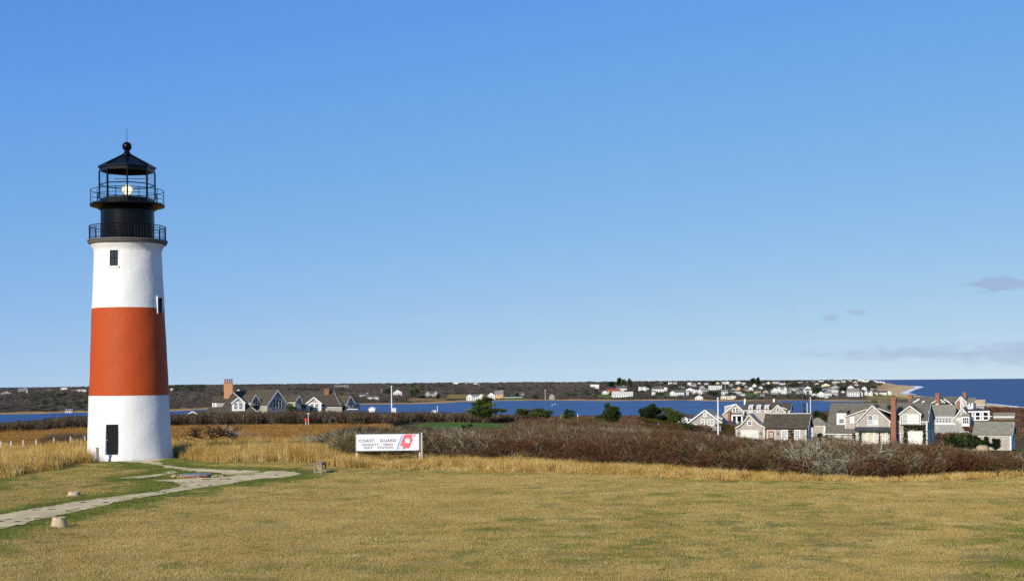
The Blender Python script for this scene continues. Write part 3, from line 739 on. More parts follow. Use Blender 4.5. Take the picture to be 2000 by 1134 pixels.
# capped brick well at the path fork
gw = hit(382, 931, 40, 140, 3000)
well = empty('brick_well_cap', gw, .1, 'low ring of old bricks capped by a blue-grey slab at the path fork', 'well')
mb = MB()
for k in range(16):
    w0 = 2 * math.pi * k / 16
    mb.v.append((1.02 * math.cos(w0) * (1 + .03 * math.sin(k * 2.3)), .95 * math.sin(w0), .125))
mb.f.append(tuple(range(16))); mb.m.append(0)
sl = MB(); sl.prism(mb.v, (0, 0, .07)); sl.build('slab', plain('blue_slab', sr(128, 134, 142), .7, .2, 4, .4, 9), well)
kerb = MB(); kerb.box(-.11, .11, -.055, .055, -.035, .035); kme = kerb.mesh('brick'); kme.materials.append(plain('old_brick', sr(150, 98, 70), .9, .3, 9, .6, 30))
k2 = MB(); k2.box(-.11, .11, -.055, .055, -.035, .035); kme2 = k2.mesh('brick'); kme2.materials.append(plain('buff_brick', sr(172, 148, 112), .9, .25, 9, .6, 30))
for course in range(2):
    for k in range(30):
        w0 = 2 * math.pi * (k + .5 * course) / 30 + rnd.uniform(-.02, .02); r_ = 1.06 + rnd.uniform(-.03, .04)
        o = bpy.data.objects.new('brick', kme if rnd.random() < .72 else kme2); C.objects.link(o); o.parent = well
        o.location = (r_ * math.cos(w0), r_ * .94 * math.sin(w0), .03 + course * .072); o.rotation_euler = (rnd.uniform(-.06, .06), rnd.uniform(-.06, .06), w0 + math.pi / 2 + rnd.uniform(-.12, .12))
M_RUBBLE = plain('rubble_stone', sr(178, 156, 120), .95, .25, 8, .8, 18, dist=.04)
def lump(mbx, c, r, seed, flat=.7):
    seg, rg = 9, 6; i0 = len(mbx.v)
    for i in range(rg + 1):
        t = math.pi * i / rg
        for k in range(seg):
            w = 2 * math.pi * k / seg; v = Vector((math.sin(t) * math.cos(w), math.sin(t) * math.sin(w), math.cos(t)))
            q = r * (1 + .35 * mnoise.noise(v * 1.4 + Vector((seed, seed * .7, 3))))
            mbx.v.append((c[0] + v.x * q, c[1] + v.y * q, c[2] + v.z * q * flat))
    for i in range(rg):
        for k in range(seg): mbx.f.append((i0+i*seg+k, i0+i*seg+(k+1) % seg, i0+(i+1)*seg+(k+1) % seg, i0+(i+1)*seg+k)); mbx.m.append(0)
for k, (x_, y_, r_) in enumerate(((-1.32, -.25, .20), (-1.46, .05, .13), (1.30, -.1, .15), (1.55, .1, .13), (1.16, -.5, .10), (-1.0, -.75, .11), (1.75, -.1, .09), (.3, -1.15, .09))):
    q = MB(); lump(q, (x_, y_, r_ * .35), r_, k * 3.1); q.build('rubble_stone', M_RUBBLE, well)
well.scale = (.84, .84, .84)
# bench seen almost end on
gb = hit(621, 924.5, 40, 140, 3000)
M_BENCH = plain('bench_timber', sr(150, 138, 116), .9, .3, 5, .5, 12, stretch=(1, 1, .15))
bench = empty('timber_bench', gb, R(-2), 'small weathered timber bench at the end of the gravel path', 'bench')
for i, x_ in enumerate((-.14, .0, .14)):
    mb = MB(); mb.box(x_ - .065, x_ + .065, -.08, 1.55, .56, .60); mb.build('seat_plank', M_BENCH, bench)
for y_ in (0, 1.42):
    for x_ in (-.18, .18):
        mb = MB(); mb.box(x_ - .042, x_ + .042, y_ - .05, y_ + .05, -.15, .557); mb.build('leg', M_BENCH, bench)
    mb = MB(); mb.box(-.12, .12, y_ - .03, y_ + .03, .44, .555); mb.build('cross_rail', M_BENCH, bench)
    mb = MB(); mb.box(-.12, .12, y_ - .03, y_ + .03, .05, .11); mb.build('cross_rail', M_BENCH, bench)
mb = MB(); mb.box(-.15, .15, .62, .66, .22, .555); mb.build('gap_shade_board', M_BENCH, bench)  # added board behind the near legs, there to make the gap look dark
# sign
SD = 88.0; ss = F / SD
sc_ = P(757.5, 863, SD); sw, sh = 121.5 / ss, 32.5 / ss
sign = empty('lighthouse_sign', (sc_.x, SD, zt1(sc_.x, SD)), R(5), 'white board sign on timber posts lettered COAST GUARD with a red slash', 'sign')
zc_ = sc_.z - sign.location.z
M_BOARD = plain('sign_board_paint', (.86, .86, .85), .45, .03, 2)
mb = MB(); mb.box(-sw/2, sw/2, -.02, .02, zc_ - sh/2, zc_ + sh/2); board = mb.build('board', M_BOARD, sign)
M_FRAME = plain('sign_frame', sr(70, 66, 60), .7, .2, 4)
for (x0, x1, z0, z1) in ((-sw/2 - .05, sw/2 + .05, zc_ + sh/2, zc_ + sh/2 + .05), (-sw/2 - .05, sw/2 + .05, zc_ - sh/2 - .05, zc_ - sh/2)):
    mb = MB(); mb.box(x0, x1, -.04, .06, z0, z1); mb.build('frame_rail', M_FRAME, sign)
for x_, w_ in ((-sw/2 - .0, .055), (sw/2 + .03, .045), (sw/2 + .16, .05)):
    mb = MB(); mb.box(x_ - w_, x_ + w_, .065, .17, -.6, zc_ + sh/2 + .06); mb.build('post', M_WOODP, sign)
m_ink = plain('faded_black_ink', (.10, .10, .115), .7, .55, 14)
m_red = plain('faded_red_ink', sr(232, 112, 122), .6, .2, 2)
m_blue = plain('pale_blue_ink', sr(142, 190, 232), .6, .1, 3)
def to_l(px_, py_): return ((px_ - 757.5) / ss, zc_ - (py_ - 863) / ss)
def lettering(txt, x0, x1, ybase, hpx, gap=1.35):
    cu = bpy.data.curves.new('lettering', 'FONT'); cu.body = txt; cu.size = 1.0; cu.extrude = .004; cu.offset = .012; cu.space_word = gap; cu.space_character = 1.12
    o = bpy.data.objects.new('lettering', cu); C.objects.link(o); bpy.context.view_layer.update()
    w = o.dimensions.x; hh = .73
    me = bpy.data.meshes.new_from_object(o); bpy.data.objects.remove(o)
    o = bpy.data.objects.new('lettering', me); C.objects.link(o)
    a0, zb_ = to_l(x0, ybase); a1, _ = to_l(x1, ybase)
    k = hpx / ss / hh
    o.scale = ((a1 - a0) / w, k, 1); o.location = (a0, -.026, zb_); o.rotation_euler = (R(90), 0, 0); o.parent = sign
    me.materials.clear(); me.materials.append(m_ink); return o
lettering('COAST   GUARD', 701, 773.5, 862.2, 5.6); lettering('SANKATY   HEAD', 707.5, 767, 869.2, 4.3); lettering('IGHT   STATION', 711, 767, 875.2, 4.3)
def flat_poly(name, pts, mat, dy=-.0245):
    mb = MB(); mb.prism([(to_l(a_, b_)[0], dy, to_l(a_, b_)[1]) for a_, b_ in pts], (0, .003, 0)); return mb.build(name, mat, sign)
flat_poly('blue_stripe', [(784.6, 847.6), (787.6, 847.6), (776.6, 877.4), (773.4, 877.4)], m_blue)
flat_poly('red_slash', [(790, 847.8), (807, 847.8), (804.3, 852.5), (805.5, 857), (807, 856.8), (805.6, 860.5), (803, 866), (801.5, 869.5), (800.5, 873), (797.5, 875.5), (792, 874.5), (789.8, 876.6), (785.6, 876.6), (787, 873), (786, 870.2), (780.6, 870), (783, 864.5), (785.3, 858.5)], m_red)
flat_poly('red_slash', [(808.5, 848), (812, 848), (810.6, 851), (807, 854.5)], m_red)
flat_poly('red_slash', [(779.5, 873.5), (782, 873.3), (781, 876), (779.2, 876)], m_red)
mb = MB(); cx_, cz_ = to_l(795.5, 860.5); sq = 5.2 / ss
mb.prism([(cx_ + sq * math.cos(t) * (1.05 - .18 * abs(math.cos(2 * t))**3), -.029, cz_ + sq * math.sin(t) * (1.05 - .18 * abs(math.cos(2 * t))**3)) for t in np.linspace(0, 2 * math.pi, 33)[:-1]], (0, .003, 0)); em = mb.build('emblem', M_BOARD, sign)
mb = MB()
for t in np.linspace(0, 2 * math.pi, 9)[:-1]: mb.box(cx_ + sq*.45*math.cos(t) - .012, cx_ + sq*.45*math.cos(t) + .012, -.033, -.0295, cz_ + sq*.45*math.sin(t) - .012, cz_ + sq*.45*math.sin(t) + .012)
mb.build('emblem_mark', m_blue, em)
# fence of pale posts with two wires
fence = empty('post_and_wire_fence', ground_px(22, 112), 0, 'line of pale fence posts with wire beyond the tall grass', 'fence')
fp = []
for px_, d_ in ((-60, 108), (-38, 108.5), (-18, 109), (2, 109.5), (22, 111), (45.5, 113), (71, 115), (105.5, 118), (138, 121), (166, 124)):
    g_ = ground_px(px_, d_); top = zt1(g_.x, g_.y) + 1.25
    mb = MB(); L0 = g_ - fence.location
    mb.box(L0.x - .055, L0.x + .055, L0.y - .055, L0.y + .055, L0.z - .5, L0.z + 1.22 + rnd.uniform(-.05, .05)); mb.build('post', M_WOODP, fence, rot=(0, 0, 0)); fp.append(L0)
M_WIRE = plain('fence_wire', sr(70, 60, 50), .6, .2, 4)
for hz in (.55, 1.14):
    mb = MB(); mb.tube([(p_.x, p_.y - .05, p_.z + hz) for p_ in fp], .012, 4); mb.build('wire', M_WIRE, fence)
# track markers, flagpoles and posts
def post_thing(name, px_, py0, py1, d, r, mat, label, cat, cap=None, group=None):
    g_ = ground_px(px_, d); zt_ = P(px_, py0, d).z
    o = empty(name, g_, 0, label, cat, group)
    mb = MB(); mb.tube([(0, 0, -.3), (0, 0, (zt_ - g_.z) * .5), (0, 0, zt_ - g_.z)], [r, r * .92, r * .75], 8); mb.build('pole', mat, o)
    mb = MB()
    if cap == 'ball':
        mb.lathe([(0.001, -r*1.3), (r*1.2, -r*.5), (r*1.4, 0), (r*1.2, r*.5), (.001, r*1.3)], 10); mb.build('finial', mat, o, loc=(0, 0, zt_ - g_.z + r))
    elif cap == 'box':
        mb.box(-.22, .22, -.2, .2, -.25, .25); mb.build('marker_box', plain('red_marker', sr(196, 60, 50), .6, .1, 3), o, loc=(0, 0, zt_ - g_.z + .2))
    elif cap == 'plate':
        mb.box(-.20, .20, -.06, .06, -.12, .12); mb.build('plate', mat, o, loc=(0, -.08, zt_ - g_.z - .1))
    return o
M_WHITEP = plain('white_pole_paint', (.80, .80, .80), .45, .04, 3)
post_thing('marker_post', 597.5, 821, 833, 246, .10, M_WOODP, 'short pale post topped by a red box beside the track', 'post', 'box')
post_thing('marker_post', 602.5, 806, 831, 250, .09, M_WOODP, 'taller plain grey post in front of the dark hedge', 'post', 'plate')
def flagpole(px_, py0, d, r, label): return post_thing('flagpole', px_, py0, 0, d, r, M_WHITEP, label, 'flagpole', 'ball', 'white flagpoles among the houses')
flagpole(765.3, 755.5, 330, .15, 'white flagpole rising above the hedge beside a white box')
flagpole(1403, 779, 205, .12, 'tall white flagpole in front of the grey gabled house')
flagpole(1583.6, 777, 262, .09, 'tall slender white flagpole behind the garage cottage roof')
flagpole(1577, 788, 258, .08, 'short white flagpole over the ridge of the garage cottage')
post_thing('white_post', 854.6, 792, 803, 330, .11, M_WHITEP, 'lone short white post standing before the pond', 'post', None)
post_thing('white_post', 1128.5, 808, 818, 320, .10, M_WHITEP, 'stubby white post beside the small flowering evergreen shrub', 'post', None)
gg = P(768.8, 803, 329); wb = empty('white_utility_box', (gg.x, gg.y, zt1(gg.x, gg.y)), .2, 'white lidded box at the foot of the flagpole by the pond', 'box')
hb = gg.z - wb.location.z
mb = MB(); mb.box(-.5, .5, -.4, .4, -.2, hb + .72); mb.build('cabinet', M_TRIM, wb)
mb = MB(); mb.box(-.55, .55, -.45, .45, hb + .724, hb + .82); mb.build('lid', M_TRIM, wb)
# ------------------------------------------------------------------ vegetation materials
def veg_mat(name, stops, rough=.9, world_scale=.5, trans=0.0, rw=.5):
    """colour varies from plant to plant and patch to patch"""
    m, nt, b = new_mat(name)
    oi = N(nt, 'ShaderNodeObjectInfo'); f = noise_tex(nt, world_scale, 3, .6, 'World')
    mx = N(nt, 'ShaderNodeMix', data_type='FLOAT'); mx.inputs[0].default_value = rw
    nt.links.new(f, mx.inputs[2]); nt.links.new(oi.outputs['Random'], mx.inputs[3])
    f2 = noise_tex(nt, 14, 3, .7, 'World')
    ad = N(nt, 'ShaderNodeMath', operation='MULTIPLY_ADD'); nt.links.new(f2, ad.inputs[0]); ad.inputs[1].default_value = .5; nt.links.new(mx.outputs[0], ad.inputs[2])
    sb = N(nt, 'ShaderNodeMath', operation='SUBTRACT'); nt.links.new(ad.outputs[0], sb.inputs[0]); sb.inputs[1].default_value = .25
    nt.links.new(ramp(nt, sb.outputs[0], stops), b.inputs['Base Color'])
    b.inputs['Roughness'].default_value = rough; b.inputs['Specular IOR Level'].default_value = .1
    return m
M_TUSSOCK = veg_mat('dry_tall_grass', [(.2, sr(138, 108, 54)), (.42, sr(180, 145, 78)), (.62, sr(198, 166, 98)), (.82, sr(212, 186, 128))], world_scale=.25)
M_MEADOW = veg_mat('rust_meadow_grass', [(.2, sr(118, 82, 42)), (.5, sr(152, 112, 58)), (.8, sr(172, 134, 78))], world_scale=.12)
M_DRYLAWN = veg_mat('dry_lawn_grass', [(.15, sr(142, 120, 68)), (.4, sr(169, 145, 86)), (.65, sr(186, 163, 104)), (.85, sr(204, 185, 130))], world_scale=.3, rw=.22)
M_GRNLAWN = veg_mat('green_lawn_grass', [(.15, sr(80, 92, 38)), (.5, sr(112, 120, 54)), (.85, sr(148, 146, 78))], world_scale=.5, rw=.25)
M_TWRED = veg_mat('red_brown_twigs', [(.2, sr(58, 36, 24)), (.5, sr(90, 58, 40)), (.8, sr(116, 80, 56))], world_scale=.12)
M_TWBRN = veg_mat('brown_twigs', [(.2, sr(60, 46, 33)), (.5, sr(94, 76, 54)), (.8, sr(126, 105, 77))], world_scale=.12)
M_TWGRY = veg_mat('lichen_grey_twigs', [(.2, sr(104, 97, 82)), (.5, sr(142, 135, 115)), (.8, sr(172, 165, 142))], world_scale=.2)
M_TWOLV = veg_mat('olive_twigs', [(.2, sr(74, 66, 38)), (.5, sr(110, 98, 60)), (.8, sr(140, 124, 80))], world_scale=.2)
M_TWHEDGE = veg_mat('hedge_twigs', [(.2, sr(54, 42, 32)), (.5, sr(84, 68, 52)), (.8, sr(112, 92, 72))], world_scale=.15)
M_LEAFD = veg_mat('dark_evergreen_leaf', [(.2, sr(30, 42, 22)), (.5, sr(52, 66, 34)), (.8, sr(84, 94, 48))], world_scale=.6, rough=.6)
M_LEAFP = veg_mat('pine_needles', [(.2, sr(42, 56, 22)), (.5, sr(74, 88, 36)), (.8, sr(112, 118, 56))], world_scale=.8, rough=.6)
M_LEAFO = veg_mat('olive_hedge_leaf', [(.2, sr(64, 56, 22)), (.5, sr(100, 88, 38)), (.8, sr(128, 112, 54))], world_scale=.5)
M_LEAFY = veg_mat('lime_leaf', [(.2, sr(120, 124, 50)), (.8, sr(196, 196, 110))], world_scale=.8)
M_BARK = plain('bark', sr(92, 80, 68), .9, .3, 6, .5, 10)
M_BARKD = plain('dark_and_shaded_bark', sr(38, 30, 26), .95, .3, 6, .5, 10)  # near-black bark of the dead tree; stands for shade on the stump
M_BARKP = plain('pale_bark', sr(176, 168, 150), .9, .2, 6, .5, 10)
M_WOODFAR = veg_mat('far_bare_wood', [(.15, sr(76, 67, 62)), (.45, sr(97, 88, 82)), (.7, sr(112, 103, 95)), (.9, sr(130, 117, 104))], world_scale=.006, rw=.45)
M_PINEFAR = veg_mat('far_evergreen', [(.2, sr(36, 48, 34)), (.6, sr(58, 72, 46)), (.9, sr(82, 92, 58))], world_scale=.01)
M_HEATH = veg_mat('low_heath', [(.2, sr(70, 48, 40)), (.5, sr(104, 76, 62)), (.8, sr(132, 104, 78))], world_scale=.02)

# ------------------------------------------------------------------ small building blocks of foliage
def rv(): 
    v = Vector((rnd.gauss(0, 1), rnd.gauss(0, 1), rnd.gauss(0, 1))); return v.normalized()
def blade(mb, base, tip, w, mi=0):
    base, tip = Vector(base), Vector(tip); d = tip - base; s_ = d.cross(rv()); 
    if s_.length < 1e-6: s_ = Vector((1, 0, 0))
    s_.normalize(); mb.tri(base - s_ * w * .5, base + s_ * w * .5, tip, mi)
def strip(mb, a, b_, w0, w1, mi=0):
    a, b_ = Vector(a), Vector(b_); s_ = (b_ - a).cross(rv()); s_ = s_.normalized() if s_.length > 1e-6 else Vector((1, 0, 0))
    mb.quad(a - s_ * w0 * .5, a + s_ * w0 * .5, b_ + s_ * w1 * .5, b_ - s_ * w1 * .5, mi)
def tuft(name, mat, rad, h, n, w, lean, hj=.3):
    mb = MB()
    for _ in range(n):
        r_ = rad * math.sqrt(rnd.random()); a = rnd.uniform(0, 6.283); x, y = r_ * math.cos(a), r_ * math.sin(a)
        hh = h * (1 - hj * rnd.random()); dx, dy = rnd.gauss(0, lean) * hh, rnd.gauss(0, lean) * hh
        if h > .4:
            mid = (x + dx * .4, y + dy * .4, hh * .55); strip(mb, (x, y, -.05), mid, w, w * .8); blade(mb, mid, (x + dx, y + dy, hh), w * .9)
        else: blade(mb, (x, y, -.01), (x + dx, y + dy, hh), w)
    me = mb.mesh(name); me.materials.append(mat); return me
def twig_bush(name, mats, rad, h, stems, subs, tw, wk=1.0, pale=0):
    """leafless shrub: stems fan out, branch and end in fine twigs"""
    mb = MB()
    for i in range(stems):
        a = rnd.uniform(0, 6.283); out = rad * math.sqrt(rnd.random())
        base = Vector((rnd.gauss(0, rad * .25), rnd.gauss(0, rad * .25), -.1))
        top = Vector((out * math.cos(a), out * math.sin(a), h * (1 - .45 * (out / rad) ** 2) * rnd.uniform(.75, 1.0)))
        mid = base.lerp(top, .5) + Vector((rnd.gauss(0, .12), rnd.gauss(0, .12), rnd.uniform(-.05, .15))) * rad
        mi = 1 if rnd.random() < pale else 0
        strip(mb, base, mid, .045 * wk, .03 * wk, mi); strip(mb, mid, top, .03 * wk, .012 * wk, mi)
        for j in range(subs):
            t = rnd.uniform(.2, .97); p = base.lerp(mid, t * 2) if t < .5 else mid.lerp(top, t * 2 - 1)
            dirv = (rv() * .8 + Vector((0, 0, .65)) + Vector((math.cos(a), math.sin(a), 0)) * .3).normalized()
            q = p + dirv * rad * rnd.uniform(.25, .5); strip(mb, p, q, .018 * wk, .010 * wk, mi)
            for k in range(tw):
                p2 = p.lerp(q, rnd.uniform(.25, 1)); d2 = (dirv * .6 + rv()).normalized(); blade(mb, p2, p2 + d2 * rad * rnd.uniform(.15, .34), .016 * wk, 0)
    me = mb.mesh(name)
    for m_ in mats: me.materials.append(m_)
    return me
def leaf_cloud(mb, n, ell, size, centre=(0, 0, 0), shell=.55, mi=0, up=.3):
    c_ = Vector(centre)
    for _ in range(n):
        v = rv(); r_ = (shell + (1 - shell) * rnd.random()); p = c_ + Vector((v.x * ell[0], v.y * ell[1], v.z * ell[2])) * r_
        a = rv(); b_ = (v + rv() * .8 + Vector((0, 0, up))).normalized(); s_ = a.cross(b_)
        if s_.length < 1e-6: continue
        s_.normalize(); L = size * rnd.uniform(.6, 1.3)
        mb.tri(p - s_ * L * .38, p + s_ * L * .38, p + b_ * L, mi)

template_set('tall_grass', [tuft('tall_grass_tuft', M_TUSSOCK, .42, 1.0, 70, .016, .16, .45) for _ in range(5)])
template_set('meadow_grass', [tuft('meadow_tuft', M_MEADOW, .8, .55, 60, .03, .25, .5) for _ in range(3)])
template_set('dry_turf', [tuft('dry_turf_tuft', M_DRYLAWN, .55, .075, 230, .010, .5, .6) for _ in range(4)])
template_set('green_turf', [tuft('green_turf_tuft', M_GRNLAWN, .45, .075, 200, .010, .45, .6) for _ in range(4)])
template_set('thicket_red', [twig_bush('red_twig_bush', [M_TWRED, M_TWBRN], 1.0, 1.3, 18, 6, 4, 1.0, .2) for _ in range(4)])
template_set('thicket_brown', [twig_bush('brown_twig_bush', [M_TWBRN, M_TWGRY], 1.0, 1.35, 18, 6, 4, 1.0, .2) for _ in range(4)])
template_set('thicket_grey', [twig_bush('grey_twig_bush', [M_TWGRY, M_BARKP], 1.1, 1.4, 16, 6, 4, 1.25, .5) for _ in range(3)])
template_set('thicket_olive', [twig_bush('olive_twig_bush', [M_TWOLV, M_TWGRY], 1.0, 1.5, 18, 6, 4, 1.0, .2) for _ in range(2)])
def hedge_bush(k):
    mb = MB(); me = twig_bush('hedge_bush', [M_TWHEDGE, M_TWGRY], 1.3, 2.1, 20, 7, 5, 1.7, .28); return me
template_set('hedge_bushes', [hedge_bush(k) for k in range(4)])
def crown_mesh(name, mat, ell, n, size):
    mb = MB(); leaf_cloud(mb, n, ell, size, (0, 0, ell[2] * .8), .5); me = mb.mesh(name); me.materials.append(mat); return me
template_set('far_wood', [crown_mesh('bare_crown', M_WOODFAR, (4.2, 4.2, 3.0), 330, .85) for _ in range(4)])
template_set('far_pine', [crown_mesh('evergreen_crown', M_PINEFAR, (4.0, 4.0, 3.6), 340, .95) for _ in range(3)])
template_set('heath', [crown_mesh('heath_clump', M_HEATH, (1.6, 1.6, .7), 110, .42) for _ in range(3)])

def sample(n, p0, p1, d0, d1, uniform_area=True):
    """random ground positions in a wedge of picture columns p0..p1 and depths d0..d1"""
    d = np.sqrt(rng.uniform(d0 ** 2, d1 ** 2, n)) if uniform_area else np.exp(rng.uniform(np.log(d0), np.log(d1), n))
    p = rng.uniform(p0, p1, n); return (p - CX0) / F * d, d, p
def put(name, key, x, y, s_xy, s_z, label, cat, tilt=.08, dz=0, idx=None):
    z = zt(x, y) + dz; n = len(x)
    sc = np.stack([s_xy, s_xy, s_z], 1) if hasattr(s_xy, '__len__') else np.tile([s_xy, s_xy, s_z], (n, 1))
    return scatter(name, np.stack([x, y, z], 1), rand_rots(n, tilt), sc, key, label, cat, idx)
LR_BASE = 3.0
def clear(x, y, r=0):
    """keep plants off the tower, path, sign front and buildings"""
    m = np.hypot(x - LX, y - LD) > LR_BASE + .35 + r
    for bx0, bx1, by0, by1 in KEEP_OUT: m &= ~((x > bx0) & (x < bx1) & (y > by0) & (y < by1))
    return m
KEEP_OUT = []
def keep(px0, px1, d0, d1):
    KEEP_OUT.append(((px0 - CX0) / F * (d0 if px0 > CX0 else d1), (px1 - CX0) / F * (d1 if px1 > CX0 else d0), d0, d1))
for q in ((1432, 1592, 219, 236), (1584, 1620, 240, 255), (1608, 1832, 224, 245), (1898, 1984, 216, 230), (1805, 1940, 318, 345), (1408, 1550, 340, 364), (1340, 1415, 312, 332), (1276, 1350, 365, 380), (408, 592, 310, 338), (555, 710, 322, 348), (365, 402, 338, 350), (606, 642, 78.5, 82.5)): keep(*q)

# mown lawn
STUBS = [s1.location, s2.location]
x, y, p = sample(15000, -120, 2120, 33, 98)
m = (y < lawn_edge(x, y) + .3) & clear(x, y) & (~path_mask(x, y) | (path_dist(x, y) < .22))
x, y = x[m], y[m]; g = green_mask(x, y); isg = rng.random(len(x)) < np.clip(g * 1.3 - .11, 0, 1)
sz = rng.uniform(.85, 1.25, len(x))
ex_ = np.concatenate([rng.normal(q.x, .22, 9) for q in STUBS]); ey_ = np.concatenate([rng.normal(q.y - .18, .2, 9) for q in STUBS])
put('longer_green_grass', 'green_turf', ex_, ey_, rng.uniform(.18, .3, 18), rng.uniform(1.0, 1.7, 18), 'longer green grass round the feet of the concrete stubs', 'grass', .05)
put('lawn_grass', 'dry_turf', x[~isg], y[~isg], sz[~isg], rng.uniform(.5, 1.3, (~isg).sum()), 'short dry mown grass covering the lawn', 'grass', .03)
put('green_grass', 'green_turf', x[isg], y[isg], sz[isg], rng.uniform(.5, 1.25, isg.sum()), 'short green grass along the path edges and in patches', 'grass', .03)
# tall dry grass
xs, ys, ps = [], [], []
for (n, p0, p1, d0, d1) in ((15000, -250, 2250, 68, 130),):
    x, y, p = sample(n, p0, p1, d0, d1); xs.append(x); ys.append(y); ps.append(p)
x, y, p = np.concatenate(xs), np.concatenate(ys), np.concatenate(ps)
le = lawn_edge(x, y); tf = np.interp(p, TF_P, TF_D)
m = (y > le) & (y < tf + 4 + 3 * fbm(x, y, .3, 6)) & clear(x, y, .2)
m &= rng.random(len(x)) < np.interp(p, [1300, 1550, 1750, 2000], [1, .5, .35, .5])
x, y, p, le = x[m], y[m], p[m], le[m]
hz = np.interp(p, [-200, 0, 170, 340, 600, 720, 1000, 1300, 1500, 1700, 1850, 2000], [1.0, .98, 1.1, 1.05, 1.1, .55, .72, .56, .42, .28, .34, .40]) * (1 + .18 * fbm(x, y, .6, 3))
hz = hz * np.clip(.45 + (y - le) / 2.2, .45, 1.0)
put('tall_grass', 'tall_grass', x, y, rng.uniform(.8, 1.3, len(x)), hz * rng.uniform(.75, 1.15, len(x)), 'tall golden dry grass bordering the mown lawn', 'grass', .07)
# rusty meadow beyond
x, y, p = sample(14000, -300, 760, 108, 262); m = clear(x, y) & (y > np.interp(p, TF_P, TF_D) - 4)
trk = np.abs(y - np.interp(p, [340, 470, 560, 690, 800], [224, 226, 236, 240, 236])) < 2.6
m &= ~(trk & (p > 330)); x, y = x[m], y[m]
put('meadow_grass', 'meadow_grass', x, y, rng.uniform(.9, 1.5, len(x)), rng.uniform(.6, 1.2, len(x)), 'rust coloured meadow grass in the hollow behind the lighthouse', 'grass', .1)
# brush: height held under the line of sight so that what stands behind it shows as in the photograph
TOP_P = [560, 640, 680, 760, 820, 900, 985, 1010, 1100, 1200, 1290, 1350, 1430, 1500, 1580, 1620, 1680, 1760, 1830, 1860, 1920, 2000, 2300]
TOP_Y = [862, 848, 838, 836, 838, 838, 836, 822, 818, 824, 838, 842, 852, 861, 862, 852, 871, 868, 872, 880, 886, 886, 886]
BACK_P = [560, 640, 985, 1010, 1060, 1380, 1430, 1590, 1620, 1830, 1850, 2300]
BACK_D = [120, 150, 165, 300, 310, 310, 216, 216, 222, 222, 196, 196]
x, y, p = sample(30000, 560, 2260, 74, 312, True)
nx, ny, np_ = sample(9000, 600, 2260, 74, 130, True); x, y, p = np.concatenate([x, nx]), np.concatenate([y, ny]), np.concatenate([p, np_])
tf = np.interp(p, TF_P, TF_D) + wob(x, y) * .9
m = (y > tf) & (y < np.interp(p, BACK_P, BACK_D)) & clear(x, y, .3) & ((p > 655) | (y > 100))
m &= ~((p > 985 - 190) & (p < 1000) & (y > 255))
x, y, p = x[m], y[m], p[m]
ztop = CZ - (np.interp(p, TOP_P, TOP_Y) - (CY0 - math.tan(ROLL) * (p - CX0))) * y / F
hmax = ztop - zt(x, y)
want = (1.25 + .45 * fbm(x, y, .12, 4) + .25 * rng.random(len(x))) * np.clip(.5 + (y - np.interp(p, TF_P, TF_D)) / 5, .5, 1)
h = np.minimum(want * 1.35, hmax * rng.uniform(.66, 1.10, len(x)) * (1 + .12 * fbm(x, y, .35, 31))); ok = h > .35
x, y, p, h = x[ok], y[ok], p[ok], h[ok]
kind = fbm(x, y * .7, .075, 21) + .35 * rng.normal(0, 1, len(x)) * .6
red_bias = np.clip((p - 1000) / 900, -.3, .5) - np.clip((y - 150) / 150, 0, .3) + .42 * np.clip(1 - (y - np.interp(p, TF_P, TF_D)) / 11, 0, 1) * np.clip((p - 900) / 200, 0, 1)
sel_red = kind < -.16 + red_bias * .5; sel_grey = kind > (.70 - .14 * np.clip(1 - np.abs(p - 1590) / 200, 0, 1) - .22 * np.clip(1 - np.abs(p - 880) / 120, 0, 1)); sel_grey |= rng.random(len(x)) < .02; sel_olv = ((kind > .30) & (kind <= .46)) | (rng.random(len(x)) < .08); sel_red &= ~(sel_grey | sel_olv); sel_olv &= ~sel_grey; sel_brn = ~(sel_red | sel_grey | sel_olv)
gl_ = sel_grey & (h <= .8); sel_grey &= ~gl_; sel_brn |= gl_
for sel, key, nm, lab in ((sel_red, 'thicket_red', 'red_brush', 'red-brown leafless brush massed below the houses'), (sel_brn, 'thicket_brown', 'brown_brush', 'brown leafless thicket behind the sign and below the houses'), (sel_grey, 'thicket_grey', 'grey_brush', 'pale lichen-grey branching brush scattered through the thicket'), (sel_olv, 'thicket_olive', 'olive_brush', 'olive tinted brush mixed into the thicket')):
    n = sel.sum(); base_h = 1.35
    put(nm, key, x[sel], y[sel], rng.uniform(.85, 1.35, n) * np.clip(h[sel], .7, 1.3), h[sel] / base_h, lab, 'brush', .08)
# hedge-like thicket between the meadow and the far houses, and below the golf green
x, y, p = sample(5200, -300, 1010, 252, 330)
lo = np.interp(p, [-300, 0, 200, 500, 760, 800, 1010], [246, 248, 255, 260, 262, 305, 308]); hi = lo + np.interp(p, [-300, 300, 700, 1010], [60, 34, 34, 26])
m = (y > lo) & (y < hi) & clear(x, y); x, y, p = x[m], y[m], p[m]
zt_top = CZ - (np.interp(p, [-300, 0, 60, 120, 170, 340, 450, 600, 700, 760, 850, 1010], [832, 824, 819, 812, 809, 806, 804, 800, 800, 803, 802, 808]) - (CY0 - math.tan(ROLL) * (p - CX0))) * y / F
h = np.clip((zt_top - zt(x, y)) * rng.uniform(.82, 1.05, len(x)), .4, 3.2)
put('hedge_thicket', 'hedge_bushes', x, y, rng.uniform(.8, 1.2, len(x)), h / 2.1, 'dense leafless hedge of grey stems beyond the meadow', 'brush', .06)
x, y, p = sample(1500, -300, 700, 244, 262); m = (y > np.interp(p, [-300, 0, 200, 500, 760], [241, 243, 250, 255, 257])); x, y = x[m], y[m]
put('rust_brush', 'thicket_red', x, y, rng.uniform(.8, 1.3, len(x)), rng.uniform(.25, .5, len(x)), 'low rust-red brush along the foot of the hedge', 'brush', .06)
